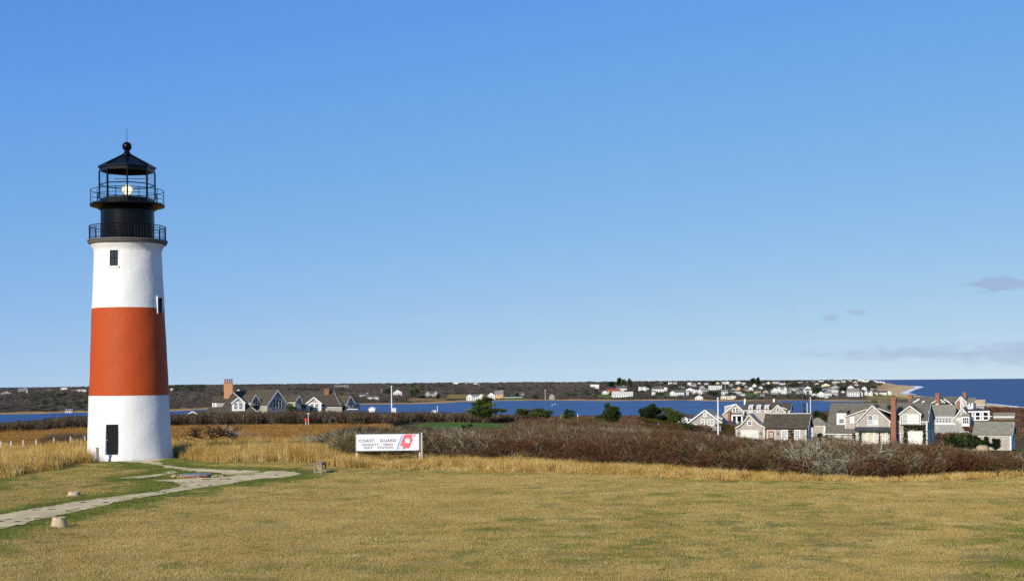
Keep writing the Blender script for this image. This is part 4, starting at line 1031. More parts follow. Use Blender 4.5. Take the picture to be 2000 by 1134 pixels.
# brush by the fence, behind the tower
x, y, p = sample(420, 95, 172, 124, 142); put('fence_brush', 'thicket_brown', x, y, rng.uniform(.8, 1.2, len(x)), rng.uniform(.7, 1.0, len(x)), 'dark brown brush behind the wire fence', 'brush', .06)
# heath towards the sea and the pond
x, y, p = sample(16000, 300, 2300, 300, 1500, False); m = (np.interp(y, COAST_D, COAST_P) - p > 12) & clear(x, y) & (zt(x, y) > WATER + 1.2)
m &= ~((p > 1920) & (p < 1992) & (y > 300) & (y < 345)) & ~((p < 1010) & (y < 335)) & ~((p>800)&(p<985)&(y<308))
x, y = x[m], y[m]
put('heath', 'heath', x, y, rng.uniform(.8, 1.5, len(x)) * np.clip(y / 600, .7, 2), rng.uniform(.6, 1.1, len(x)), 'low brown heath sloping down to the sea', 'heath', .05)
# woods on the far side of the pond
x, y, p = sample(34000, -320, 1722, 1700, 6200, False); z = zt(x, y)
PYa = CY0 - (x * SR + (z - CZ)) * F / y
m = (z > WATER + 1.6) & (np.interp(y, COAST_D, COAST_P) - p > 60)
open_ = np.zeros(len(x), bool)
for (a, b_, y0, y1) in ((870, 940, 770, 779), (983, 1024, 775, 781), (1165, 1205, 771, 777), (1285, 1312, 766, 774), (1450, 1480, 767, 775), (795, 870, 777, 784), (1620, 1720, 771, 783)): open_ |= (p > a) & (p < b_) & (PYa > y0) & (PYa < y1)
village = (p > 1160) & (p < 1720) & (PYa > 746) & (PYa < 776)
m &= ~open_ & ~(village & (rng.random(len(x)) < .55))
x, y, p, z, PYa = x[m], y[m], p[m], z[m], PYa[m]
hs = np.clip(.35 + (z - WATER - 1.6) / 9, .3, 1.0) * rng.uniform(.5, 1.2, len(x)) * (1 + .38 * fbm(x, y * .5, .006, 3) + .2 * fbm(x, y, .03, 8)) * np.where((p > 1160), .72, 1.0)
pine = (fbm(x * .004, y * .002, 3.0, 5) + .25 * rng.normal(0, 1, len(x))) > .62
pine |= (p > 1160) & (PYa > 743) & (rng.random(len(x)) < .30)
pine |= ((p > 330) & (p < 400) & (PYa < 768) & (rng.random(len(x)) < .6)) | ((p > 60) & (p < 180) & (PYa > 770) & (rng.random(len(x)) < .3))
put('bare_woods', 'far_wood', x[~pine], y[~pine], (rng.uniform(.8, 1.4, len(x)) * np.clip(y / 2800, .8, 1.5))[~pine], hs[~pine], 'leafless woods covering the low hills beyond the pond', 'woods', .05)
put('evergreen_woods', 'far_pine', x[pine], y[pine], (rng.uniform(.7, 1.3, len(x)) * np.clip(y / 2800, .8, 1.4))[pine], hs[pine], 'dark evergreens among the woods beyond the pond', 'woods', .05)

# ------------------------------------------------------------------ shrubs and trees one can tell apart
def branch_tree(mb, p, d, L, r, depth, spread, droop=0, mi=0):
    pts = [Vector(p)]; dd = Vector(d).normalized()
    for k in range(3):
        dd = (dd + rv() * .22 + Vector((0, 0, droop))).normalized(); pts.append(pts[-1] + dd * L / 3)
    mb.tube(pts, [r, r * .85, r * .7, r * .55], 5 if r > .03 else 3, mi, cap=False)
    if depth == 0: return
    for k in range(3 if depth > 1 else 4):
        q = pts[rnd.choice((1, 2, 3))]; nd = (dd * .7 + rv() * spread + Vector((0, 0, .25))).normalized()
        branch_tree(mb, q, nd, L * rnd.uniform(.55, .8), r * .55, depth - 1, spread, droop, mi)
def bare_shrub(px_, d, h, w, label, mats, stems=5, depth=3, lean=0, name='bare_shrub', group=None, r=.05, spread=.75):
    g_ = ground_px(px_, d); o = empty(name, g_, 0, label, 'shrub', group)
    for i in range(stems):
        a = 6.283 * i / stems + rnd.uniform(-.4, .4)
        mb = MB(); branch_tree(mb, (rnd.gauss(0, .08), rnd.gauss(0, .08), -.1), (math.cos(a) * w / h + lean, math.sin(a) * w / h, 1), h * .55, r, depth, spread)
        mb.build('branch', mats, o)
    return o
bare_shrub(1608, 92, 1.7, 1.0, 'large pale lichen-grey shrub left of the brick-chimney house', M_BARKP, 6, 4, 0, group='pale shrubs along the brush edge')
bare_shrub(1648, 86, 1.45, .95, 'spreading silver-grey shrub low in the brush before the bay windows', M_BARKP, 7, 4, 0, group='pale shrubs along the brush edge')
bare_shrub(1688, 86, 1.3, .8, 'smaller grey shrub leaning out of a dark gap in the brush', M_BARKP, 5, 4, .4, group='pale shrubs along the brush edge')
bare_shrub(1410, 98, 1.8, 1.5, 'pale grey shrub in the brush below the tall flagpole by the grey gable', M_BARKP, 5, 4, 0, group='pale shrubs along the brush edge')
bare_shrub(860, 101, 2.1, 1.6, 'pale grey shrub rising just right of the sign', M_BARKP, 6, 4, 0, group='pale shrubs along the brush edge')
bare_shrub(905, 106, 2.2, 1.5, 'pale grey shrub in front of the golf green', M_BARKP, 6, 4, 0, group='pale shrubs along the brush edge')
bare_shrub(668, 92, 2.0, 1.4, 'upright olive-brown bush at the left end of the sign', M_TWOLV, 14, 4, 0, r=.03, group=None, spread=.55)
bare_shrub(500, 132, 1.7, 1.0, 'thin grey shrub standing in the tall golden grass', M_TWGRY, 6, 3, 0, r=.03)
bare_shrub(587, 140, 1.5, .8, 'slim bare shrub in the meadow left of the red marker', M_TWGRY, 5, 3, 0, r=.03)
bare_shrub(450, 150, 2.2, 1.8, 'bleached grey shrub beside the blackened fallen tree', M_BARKP, 5, 4, .3, r=.05)
# blackened wind-thrown tree
g_ = ground_px(400, 122); o = empty('fallen_tree', g_, 0, 'blackened wind-bent dead tree above the golden grass', 'dead tree')
mb = MB(); pts = [Vector(v) for v in ((.0, 0, -.1), (.1, 0, .55), (-.35, 0, 1.0), (-1.1, .1, 1.25))]; mb.tube(pts, [.16, .14, .11, .06], 7); mb.build('trunk', M_BARKD, o)
for (p0, d0, L, r_) in (((.05, 0, 1.0), (1, .2, .9), 1.6, .09), ((.9, .2, 1.5), (1, -.1, .5), 1.5, .07), ((-.3, 0, 1.4), (-1, .1, .35), 1.6, .07), ((-.6, .1, 1.5), (-.3, 0, 1), 1.0, .05), ((1.2, .1, 1.8), (.7, 0, -.3), 1.1, .06), ((.4, .1, 1.3), (.4, .2, 1), 1.3, .06), ((.6, .1, 1.3), (1, 0, .1), 1.4, .07), ((.2, 0, 1.2), (-.6, 0, .5), 1.2, .06), ((.8, 0, 1.6), (-.2, 0, .4), 1.0, .05), ((1.3, 0, 1.9), (1, 0, .2), 1.2, .05)):
    mb = MB(); branch_tree(mb, p0, d0, L * .85, r_ * 1.35, 4, 1.0); mb.build('branch', M_BARKD, o)
o.scale = (1, 1, .72)
bare_shrub(352, 112, 1.3, .5, 'stump of brush coloured black for the shadow of the lighthouse', M_BARKD, 3, 2, 0, r=.08)  # brush beside the tower; its shadow is put into the black colour

def evergreen(px_, pyt, pyb, w_px, d, label, mat, name='evergreen_shrub', lobes=9, leaf=.22, dens=1.0, group=None, cat='shrub', trunk=M_BARK, jut=.5):
    """rounded evergreen: lobed crown of small leaf faces over a short trunk"""
    k = d / F; top = P(px_, pyt, d); g_ = ground_px(px_, d); w = w_px * k / 2; H_ = top.z - g_.z
    hb = min(max(H_ - (pyb - pyt) * k, 0.0), H_ * .12)
    o = empty(name, g_, rnd.uniform(0, 6), label, cat, group)
    mb = MB(); ch = H_ - hb; lobes = int(lobes * 1.6)
    for i in range(lobes):
        a = 6.283 * i / lobes + rnd.uniform(-.3, .3); rr = w * (jut + .12) * rnd.uniform(.3, 1.35); hz_ = rnd.uniform(.12, .86) * (1 - .35 * (rr / w) ** 2)
        lr = w * rnd.uniform(.20, .46)
        leaf_cloud(mb, int(330 * dens * (.5 + lr / w)), (lr * 1.15, lr, ch * rnd.uniform(.10, .22)), leaf, (rr * math.cos(a), rr * math.sin(a), hb + ch * hz_), .25)
    leaf_cloud(mb, int(700 * dens), (w * .62, w * .62, ch * .36), leaf, (0, 0, hb + ch * .38), .4)
    mb.build('crown', mat, o)
    t = MB(); branch_tree(t, (0, 0, -.2), (.05, 0, 1), max(hb + ch * .5, .6), .12 + w * .03, 1, .6); t.build('trunk', trunk, o)
    return o
evergreen(1035, 795, 818, 68, 330, 'broad low evergreen shrub in front of the pond', M_LEAFD, dens=1.7, leaf=.3, lobes=12, jut=.7)
evergreen(1064, 801, 818, 26, 328, 'small evergreen shrub touching the broad low shrub before the pond', M_LEAFD, lobes=5, dens=.6)
evergreen(1110, 797, 820, 34, 326, 'dark evergreen shrub with a pale flowering branch', M_LEAFD, lobes=6, dens=.7)
evergreen(1098, 804, 814, 12, 322, 'pale yellow-green shrub against a dark evergreen', M_LEAFY, lobes=3, dens=.3, leaf=.18)
evergreen(1191, 787, 826, 56, 318, 'tall rounded evergreen with a bare grey limb, alone before the pond', M_LEAFD, dens=1.9, leaf=.3, lobes=11)
evergreen(1270, 785, 820, 44, 345, 'upright dark evergreen left of the low slate roof', M_LEAFD, lobes=9, dens=1.7, leaf=.3)
evergreen(1309, 786, 822, 58, 350, 'rounded evergreen behind the low slate roof', M_LEAFD, lobes=10, dens=1.8, leaf=.3)
evergreen(1599, 840, 862, 28, 232, 'dense dark shrub between the garage cottage and the brick-chimney house', M_LEAFD, lobes=6, leaf=.16)
evergreen(1610, 843, 864, 18, 231, 'smaller dark shrub close by the ivy corner of the house', M_LEAFD, lobes=4, dens=.6, leaf=.16)
evergreen(1598, 787, 812, 20, 420, 'dark evergreen behind the hip-roofed outbuilding', M_LEAFD, lobes=5)
evergreen(1612, 800, 832, 30, 400, 'mid-green bush behind the mossy roof end', M_LEAFP, lobes=6)
evergreen(1571, 781, 790, 12, 520, 'small wind-shaped tree beside the slender flagpole', M_LEAFD, lobes=4, dens=.4, cat='tree')
evergreen(1745, 770, 795, 110, 640, 'long dark evergreen clump behind the brick chimney', M_LEAFD, lobes=14, leaf=.5, jut=.8, dens=1.1)
evergreen(1702, 777, 796, 40, 600, 'low end of the dark evergreens near the pond corner', M_LEAFD, lobes=7, leaf=.45)
evergreen(610, 793, 808, 20, 318, 'small dark conifer before the two shingled houses', M_LEAFD, lobes=4, dens=.5, leaf=.3)
evergreen(566, 786, 806, 26, 316, 'dark spiky conifer between the two shingled houses', M_LEAFD, lobes=5, dens=.5, leaf=.35)
evergreen(905, 827, 838, 12, 240, 'left one of two small dark bushes by the golf green', M_LEAFD, lobes=3, dens=.4)
evergreen(918, 826, 838, 10, 242, 'right one of two small dark bushes by the golf green', M_LEAFD, lobes=3, dens=.4)
evergreen(1083, 826, 842, 14, 190, 'young bright green shrub amid the thicket', M_LEAFP, lobes=3, dens=.4)
evergreen(1101, 827, 842, 14, 188, 'slightly fuller green shrub right of its bright neighbour in the thicket', M_LEAFP, lobes=3, dens=.4)
# wind-layered pine
d = 300; k = d / F; g_ = ground_px(945, d)
pine_t = empty('pine_tree', g_, 0, 'wind-layered green pine standing above the thicket before the pond', 'tree')
t = MB(); t.tube([(0, 0, -.2), (-.1, 0, 1.5), (.15, 0, 3), (.05, 0, 4.4)], [.22, .17, .12, .05], 7); t.build('trunk', M_BARK, pine_t)
for (dxp, py_, wp, hp) in ((2, 776, 10, 6), (8, 780, 22, 6), (-6, 783, 20, 6), (-10, 789, 30, 6), (10, 790, 26, 6), (0, 786, 26, 8), (0, 810, 30, 8), (-10, 808, 26, 7), (-4, 796, 36, 7), (16, 801, 40, 6), (-16, 803, 36, 6), (34, 801, 22, 5), (-26, 802, 16, 4), (4, 805, 44, 6)):
    c_ = P(945 + dxp, py_, d) - g_; mb = MB()
    leaf_cloud(mb, int(wp * 16), (wp * k * .55, wp * k * .5, hp * k * .5), .34, (c_.x, rnd.uniform(-.8, .8), c_.z), .3, up=.7); mb.build('needle_layer', M_LEAFP, pine_t)
    t = MB(); t.tube([(0, 0, max(c_.z - .5, .3)), (c_.x * .9, 0, c_.z - .1)], [.06, .03], 5); t.build('bough', M_BARK, pine_t)
g2 = P(983, 801, d) - g_; mb = MB(); leaf_cloud(mb, 70, (.5, .4, .16), .3, (g2.x, 0, g2.z), .3); mb.build('needle_layer', M_LEAFP, pine_t)
# clipped hedges
def hedge(px0, px1, d0, d1, py_top0, py_top1, label, mat, leaf=.2, n=5200, thick=1.6):
    a, b_ = ground_px(px0, d0), ground_px(px1, d1); ta, tb = P(px0, py_top0, d0).z, P(px1, py_top1, d1).z
    o = empty('clipped_hedge', a, 0, label, 'hedge'); mb = MB(); L = b_ - a
    nrm = Vector((-L.y, L.x, 0)).normalized()
    for i in range(n):
        t = rnd.random(); z0 = a.z + L.z * t; z1 = ta + (tb - ta) * t; z1 += .18 * mnoise.noise((t * 22, 3, 0)) + .10 * mnoise.noise((t * 70, 1, 0))
        f = rnd.random(); u = rnd.uniform(-1, 1)
        if f < .45: w, hz_ = -1 + .2 * rnd.random(), rnd.random()
        elif f < .8: w, hz_ = u, 1 - .12 * rnd.random()
        else: w, hz_ = u, rnd.random()
        p_ = Vector((L.x * t, L.y * t, z0 - a.z + (z1 - z0) * hz_)) + nrm * (w * thick * .5)
        bd = (rv() + Vector((0, 0, .6)) - nrm * .4).normalized(); s_ = bd.cross(rv()).normalized(); q = leaf * rnd.uniform(.6, 1.3)
        mb.tri(p_ - s_ * q * .35, p_ + s_ * q * .35, p_ + bd * q)
    mb.build('foliage', mat, o)
    st = MB()
    for i in range(14):
        t = (i + .5) / 14; p_ = L * t; st.tube([(p_.x, p_.y, p_.z - .1), (p_.x, p_.y, p_.z + .8)], .04, 5)
    st.build('stems', M_BARK, o); return o
hedge(1248, 1358, 262, 252, 814, 833, 'olive-brown clipped hedge below the low slate roof', M_LEAFO)
hedge(1120, 1180, 300, 285, 814, 818, 'shorter olive hedge left of the taller hedge before the pond', M_LEAFO, n=2400)
hedge(1340, 1358, 250, 246, 826, 834, 'dark green rounded end of the olive hedge', M_LEAFD, n=1500)
hedge(1405, 1438, 246, 240, 826, 838, 'dark brown hedge beside the garage cottage gable', M_LEAFO, n=1500)
# ------------------------------------------------------------------ houses
class House:
    """local frame: a to the right along the front, b away from the viewer, h up; features are measured off the photograph on planes of constant b (or a)"""
    def __init__(s, name, px, d, alpha, label, cat='house', group=None, base=None):
        g = ground_px(px, d); s.z0 = g.z if base is None else base
        s.o = Vector((g.x, g.y, s.z0)); s.al = R(alpha)
        s.X = Vector((math.cos(s.al), -math.sin(s.al), 0)); s.Y = Vector((math.sin(s.al), math.cos(s.al), 0))
        s.root = empty(name, s.o, -s.al, label, cat, group)
    def ray(s, px, py): return P(px, py, 1.0) - Vector((0, 0, CZ))
    def on_b(s, px, py, b=0.0):
        v = s.ray(px, py); o = Vector((0, 0, CZ)) - s.o
        t = (b - o.dot(s.Y)) / v.dot(s.Y); q = o + v * t
        return q.dot(s.X), q.z
    def on_a(s, px, py, a=0.0):
        v = s.ray(px, py); o = Vector((0, 0, CZ)) - s.o
        t = (a - o.dot(s.X)) / v.dot(s.X); q = o + v * t
        return q.dot(s.Y), q.z
    def p(s, px, py, b=0.0):
        a, h = s.on_b(px, py, b); return Vector((a, b, h))
    def put(s, mb, name, mat, parent=None): return mb.build(name, mat, parent or s.root)
    def wall(s, pts, b0, b1, mat, name='wall'):
        """prism: outline in picture points on plane b0, extruded back to b1"""
        mb = MB(); mb.prism([s.p(x, y, b0) for x, y in pts], (0, b1 - b0, 0)); return s.put(mb, name, mat)
    def lwall(s, pts, b0, b1, mat, name='wall'):
        mb = MB(); mb.prism([(a, b0, h) for a, h in pts], (0, b1 - b0, 0)); return s.put(mb, name, mat)
    def slab(s, pts, mat, name='roof', th=.14, parent=None):
        pts = [Vector(q) for q in pts]; n = (pts[1] - pts[0]).cross(pts[2] - pts[0]).normalized()
        if n.z < 0: n = -n
        mb = MB(); mb.prism(pts, n * th); return s.put(mb, name, mat, parent)
    def bar(s, p0, p1, w, th, mat, name='trim', parent=None):
        """board lying on a plane of constant b, from p0 to p1 (local points)"""
        p0, p1 = Vector(p0), Vector(p1); t = (p1 - p0).normalized(); n = Vector((-t.z, 0, t.x)); n = n.normalized() if n.length > 1e-6 else Vector((0, 0, 1))
        if abs(t.y) > .7: n = Vector((0, 0, 1))
        mb = MB(); q = [p0 - n * w / 2, p1 - n * w / 2, p1 + n * w / 2, p0 + n * w / 2]
        off = Vector((0, -th, 0)) if abs(t.y) < .7 else Vector((th, 0, 0))
        mb.prism(q, off); return s.put(mb, name, mat, parent)
    def boards(s, pts, b, w=.16, mat=None, closed=False, th=.05, name='trim_board'):
        L = [s.p(x, y, b - .012) for x, y in pts]
        for i in range(len(L) - (0 if closed else 1)): s.bar(L[i], L[(i + 1) % len(L)], w, th, mat or M_TRIM, name)
    def window(s, x0, y0, x1, y1, b, cols=2, rows=4, fill=None, fw=.09, frame=None, split=True, name='window', upper=None):
        a0, h1 = s.on_b((x0 + x1) / 2 - (x1 - x0) / 2, y0, b); a1, h0 = s.on_b(x1, y1, b)
        fill = fill or M_GLASS; frame = frame or M_TRIM
        e = b - .014; mb = MB()
        mb.box(a0 - fw, a0, e - .07, e, h0 - fw, h1 + fw); mb.box(a1, a1 + fw, e - .07, e, h0 - fw, h1 + fw)
        mb.box(a0, a1, e - .07, e, h1, h1 + fw); mb.box(a0, a1, e - .07, e, h0 - fw, h0)
        w_ = s.put(mb, name, frame)
        hm = (h0 + h1) / 2
        panes = ((h0, hm, fill), (hm, h1, upper or fill)) if split else ((h0, h1, fill),)
        for z0, z1, mt in panes:
            q = MB(); q.box(a0, a1, e - .022, e - .004, z0, z1); s.put(q, 'pane', mt, w_)
        q = MB(); t = .022
        for c_ in range(1, cols): x = a0 + (a1 - a0) * c_ / cols; q.box(x - t, x + t, e - .042, e - .0225, h0, h1)
        for r_ in range(1, rows):
            z = h0 + (h1 - h0) * r_ / rows; tt = t * 1.9 if (split and r_ * 2 == rows) else t
            q.box(a0, a1, e - .050, e - .0425, z - tt, z + tt)
        if q.v: s.put(q, 'glazing_bars', frame, w_)
        return w_
    def side_window(s, b0, b1, h0, h1, a, fill=None, name='window', frame=None):
        """on the right end wall (plane a = const)"""
        frame = frame or M_TRIM; fw = .09; mb = MB(); e = a + .014
        mb.box(e, e + .06, b0 - fw, b0, h0 - fw, h1 + fw); mb.box(e, e + .06, b1, b1 + fw, h0 - fw, h1 + fw)
        mb.box(e, e + .06, b0, b1, h1, h1 + fw); mb.box(e, e + .06, b0, b1, h0 - fw, h0); mb.box(e, e + .05, b0, b1, (h0+h1)/2 - .03, (h0+h1)/2 + .03)
        w_ = s.put(mb, name, frame); q = MB(); q.box(e, e + .02, b0, b1, h0, h1); s.put(q, 'pane', fill or M_GLASS, w_); return w_
    def gable_front(s, xl, yl, xa, ya, xr, yr, ybase, b0, depth, wmat, rmat, over=.25, trim=True, tw=.20, th=.14, rail=True):
        """front-facing gable: wall prism with a roof of two slabs running back"""
        L, A, Rr = s.p(xl, yl, b0), s.p(xa, ya, b0), s.p(xr, yr, b0); hb = s.on_b((xl + xr) / 2, ybase, b0)[1]
        mb = MB(); mb.prism([Vector((L.x, b0, hb)), Vector((Rr.x, b0, hb)), Rr, A, L], (0, depth, 0)); s.put(mb, 'wall', wmat)
        for E in (L, Rr):
            d_ = (E - A); E2 = E + d_.normalized() * over
            s.slab([A + Vector((0, -over, .02)), E2 + Vector((0, -over, .02)), E2 + Vector((0, depth + .1, .02)), A + Vector((0, depth + .1, .02))], rmat, 'roof', th)
            if trim: s.bar(Vector((A.x, b0 - over - .012, A.z - .04)), Vector((E2.x, b0 - over - .012, E2.z - .04)), tw, .04, M_TRIM, 'rake_board')
        if trim:
            for E in (L, Rr): s.bar(Vector((E.x + (.06 if E is L else -.06), b0 - .012, hb)), Vector((E.x + (.06 if E is L else -.06), b0 - .012, E.z - .1)), .14, .03, M_TRIM, 'corner_board')
        return L, A, Rr
    def long_roof(s, x0, x1, y_eave, y_ridge, ybase, b0, half, wmat, rmat, back=None, over=.3, rake=True, x0r=None, x1r=None, fascia=True):
        """front wall under a roof whose ridge runs along the front; returns heights"""
        a0, he = s.on_b(x0, y_eave, b0); a1, _ = s.on_b(x1, y_eave, b0); hb = s.on_b((x0 + x1) / 2, ybase, b0)[1]
        hr = s.on_b((x0 + x1) / 2, y_ridge, b0 + half)[1]; back = back or half
        mb = MB(); prof_ = [(b0, hb), (b0, he), (b0 + half, hr), (b0 + half + back, he), (b0 + half + back, hb)]
        mb.prism([(a0, q[0], q[1]) for q in prof_], (a1 - a0, 0, 0)); s.put(mb, 'wall', wmat)
        sl = (hr - he) / half
        s.slab([(a0 - over, b0 - over, he - sl * over + .02), (a1 + over, b0 - over, he - sl * over + .02), (a1 + over, b0 + half, hr + .02), (a0 - over, b0 + half, hr + .02)], rmat)
        sl2 = (hr - he) / back
        s.slab([(a0 - over, b0 + half + back + over, he - sl2 * over + .02), (a1 + over, b0 + half + back + over, he - sl2 * over + .02), (a1 + over, b0 + half, hr + .02), (a0 - over, b0 + half, hr + .02)], rmat)
        mb = MB(); mb.box(a0 - over, a1 + over, b0 + half - .12, b0 + half + .12, hr + .13, hr + .20); s.put(mb, 'ridge_cap', rmat)
        if fascia: s.bar((a0 - over, b0 - over - .01, he - sl * over - .04), (a1 + over, b0 - over - .01, he - sl * over - .04), .16, .04, M_TRIM, 'fascia')
        if rake:
            for aa, sg in ((a1 + over, 1),):
                for q0, q1 in (((b0 - over, he - sl * over), (b0 + half, hr)), ((b0 + half, hr), (b0 + half + back + over, he - sl2 * over))):
                    mb = MB(); mb.prism([(aa + .012, q0[0], q0[1] - .14), (aa + .012, q1[0], q1[1] - .14), (aa + .012, q1[0], q1[1] + .10), (aa + .012, q0[0], q0[1] + .10)], (.04, 0, 0)); s.put(mb, 'rake_board', M_TRIM)
        return a0, a1, he, hr, hb
    def chimney(s, x0, x1, ytop, ybot, b, mat, pots=0, cap=True, dep=None):
        a0, h1 = s.on_b(x0, ytop, b); a1, h0 = s.on_b(x1, ybot, b); w = a1 - a0; dep = dep or w
        mb = MB(); mb.box(a0, a1, b, b + dep, h0, h1); c_ = s.put(mb, 'chimney', mat)
        if cap:
            mb = MB(); mb.box(a0 - .06, a1 + .06, b - .06, b + dep + .06, h1 - .28, h1 - .10); s.put(mb, 'chimney_cap', mat, c_)
            mb = MB(); mb.box(a0 + .1, a1 - .1, b + .1, b + dep - .1, h1, h1 + .05); s.put(mb, 'flue', M_SHADE, c_)
        for k in range(pots):
            x = a0 + w * (k + .5) / pots; mb = MB(); mb.lathe([(.20, 0), (.18, .3), (.16, .75), (.20, .85), (.20, .98)], 10); q = s.put(mb, 'chimney_pot', M_POT, c_); q.location = (x, b + dep / 2, h1)
        return c_
def ivy(H, name, strips, n, mat, leaf=.2):
    """climbing leaves on the wall plane: strips of (x0,y0,x1,y1,b)"""
    mb = MB()
    for (x0, y0, x1, y1, b) in strips:
        A = H.p(x0, y0, b); B = H.p(x1, y1, b); area = abs((B.x - A.x) * (B.z - A.z))
        for i in range(int(n * area)):
            p_ = Vector((rnd.uniform(A.x, B.x) + rnd.gauss(0, .08), b - .03 - rnd.random() * .16, rnd.uniform(A.z, B.z) + rnd.gauss(0, .08)))
            bd = (rv() + Vector((0, -.6, -.2))).normalized(); s_ = bd.cross(rv()).normalized(); q = leaf * rnd.uniform(.5, 1.2)
            mb.tri(p_ - s_ * q * .45, p_ + s_ * q * .45, p_ + bd * q)
    return H.put(mb, name, mat)

# --- garage cottage
H = House('garage_cottage', 1500, 225, 19, 'grey shingled cottage with a cream garage door in its flared gable', base=None); YB = 868
a0, a1, he, hr, hb = H.long_roof(1493, 1575.5, 834.5, 810, YB, .35, 3.0, M_SH, M_ROOFB, fascia=False)
fl = [(1436.5, 835), (1446, 829.5), (1455, 821), (1463.5, 809), (1472.5, 819), (1482, 828), (1495, 835)]      # bell-cast gable
H.wall([(1438, YB), (1494, YB)] + [(x, y) for x, y in reversed(fl)], 0, 3.4, M_SH)
for (p0, p1) in zip(fl[:-1], fl[1:]):
    A_, B_ = H.p(*p0, 0), H.p(*p1, 0)
    H.slab([A_ + Vector((0, -.25, .02)), B_ + Vector((0, -.25, .02)), B_ + Vector((0, 3.5, .02)), A_ + Vector((0, 3.5, .02))], M_ROOFP if p0[0] >= 1463 else M_ROOF, 'roof', .12)
    H.bar(A_ + Vector((0, -.262, -.05)), B_ + Vector((0, -.262, -.05)), .18, .04, M_CREAM, 'rake_board')
for x in (1438, 1492.5): H.boards([(x, 836), (x, YB)], 0, .18, M_CREAM)
mb = MB(); mb.box(a0 + .3, a1 + .3, .35 + 2.85, .35 + 3.15, hr + .205, hr + .29); H.put(mb, 'ridge_board', M_TRIM)
H.boards([(1496, 835.4), (1575, 835.4)], .35, .14, M_CREAM); H.boards([(1574, 836), (1574, YB)], .35, .18, M_CREAM)
H.window(1461.5, 822.5, 1467.5, 829.2, 0, 2, 2, M_GLASS, .16, split=False)
gd = MB(); A_, B_ = H.p(1449.5, 841, 0), H.p(1480, YB, 0)
gd.box(A_.x, B_.x, -.05, -.012, B_.z, A_.z); gdo = H.put(gd, 'garage_door', M_SASHG)
for k in range(1, 4):
    q = MB(); z = B_.z + (A_.z - B_.z) * k / 4; q.box(A_.x, B_.x, -.058, -.0505, z - .03, z - .01); H.put(q, 'panel_joint', M_GREYP, gdo)
for (p0, p1) in (((1448.6, 840), (1481, 840)), ((1448.6, 840), (1448.6, YB)), ((1481, 840), (1481, YB))): H.boards([p0, p1], 0, .14, M_SASHG, th=.06)
for x, b in ((1442.5, 0), (1486, 0), (1519.5, .35)):
    mb = MB(); c_ = H.p(x, 846, b); 
    pts = [(c_.x + .16 * math.cos(t), b - .06, c_.z + .2 * math.sin(t)) for t in np.linspace(0, 6.283, 11)]; mb.tube(pts, .05, 5, cap=False); H.put(mb, 'wreath', M_LEAFD)
A_, B_ = H.p(1497.5, 838.5, .35), H.p(1515.5, YB, .35); mb = MB(); mb.box(A_.x, B_.x, .31, .345, B_.z, A_.z); H.put(mb, 'door_surround', M_PINK)
A_, B_ = H.p(1501, 841.5, .31), H.p(1511.5, YB, .31); mb = MB(); mb.box(A_.x, B_.x, .25, .305, B_.z, A_.z); dr = H.put(mb, 'door', M_RED)
H.window(1502.8, 843.5, 1509.8, 854, .25, 3, 4, M_SASHG, .03, M_RED, split=False, name='door_light')
for x in (1528, 1552.8): H.window(x, 841, x + 8.8, 856, .35, 2, 4, M_GREYP, .16)
ivy(H, 'climbing_rose', [(1540, 838.5, 1550.5, 864, .35)], 130, M_LEAFO, .24)
e = H.on_b(1575.5, 850, .35)[0]
for b0_, b1_ in ((1.6, 2.6), (3.4, 4.6)):
    mb = MB(); mb.box(e + .012, e + .07, b0_, b1_, hb, hb + 2.3); H.put(mb, 'side_door', M_TRIM)
mb = MB(); mb.box(e + .012, e + .06, 3.0, 3.5, he - .1, he + .9); H.put(mb, 'louvre', M_TRIM)

# --- hip-roofed outbuilding
H = House('outbuilding', 1600, 247, 17, 'small white-trimmed outbuilding with a grey hip roof behind dark shrubs', 'outbuilding')
A_, B_ = H.p(1584, 829.5, 0), H.p(1612, 866, 0); ap1, ap2 = H.p(1594, 816, 2.4), H.p(1600, 816, 2.4); D_ = 4.8
mb = MB(); mb.box(A_.x, B_.x, 0, D_, B_.z, A_.z); H.put(mb, 'wall', M_SH)
c = [Vector((A_.x - .25, -.25, A_.z)), Vector((B_.x + .25, -.25, A_.z)), Vector((B_.x + .25, D_ + .25, A_.z)), Vector((A_.x - .25, D_ + .25, A_.z))]
for q in ((c[0], c[1], ap2, ap1), (c[1], c[2], ap2), (c[2], c[3], ap1, ap2), (c[3], c[0], ap1)): H.slab(q, M_ROOFG, 'roof', .1)
H.boards([(1584, 830.4), (1612, 830.4)], -.02, .30); 
for x in (1585.5, 1610.5): H.boards([(x, 830), (x, 866)], 0, .32)
mb = MB(); mb.box(B_.x + .012, B_.x + .06, .2, .55, B_.z, A_.z - .1); mb.box(B_.x + .012, B_.x + .06, 3.9, 4.3, B_.z, A_.z - .1); H.put(mb, 'corner_board', M_TRIM)

# --- brick-chimney house
H = House('shingled_house', 1700, 232, 23.5, 'large weathered shingle house with a tall brick chimney and ivy round its windows'); YB = 876
a0, a1, he, hr, hb = H.long_roof(1614, 1745, 844.5, 788.5, YB, .0, 5.2, M_SH, M_ROOF, rake=False, fascia=True, over=.2)
H.window(1631.5, 848, 1640.5, 861.5, 0, 4, 4, M_SASHG, .10); H.window(1651, 847.5, 1656, 855.5, 0, 2, 2, M_GREYP, .08, split=False)
ivy(H, 'ivy', [(1617, 850, 1627, 872, 0)], 80, M_LEAFO, .22)
for x in (1615,): H.boards([(x, 846), (x, YB)], 0, .14, M_CREAM)
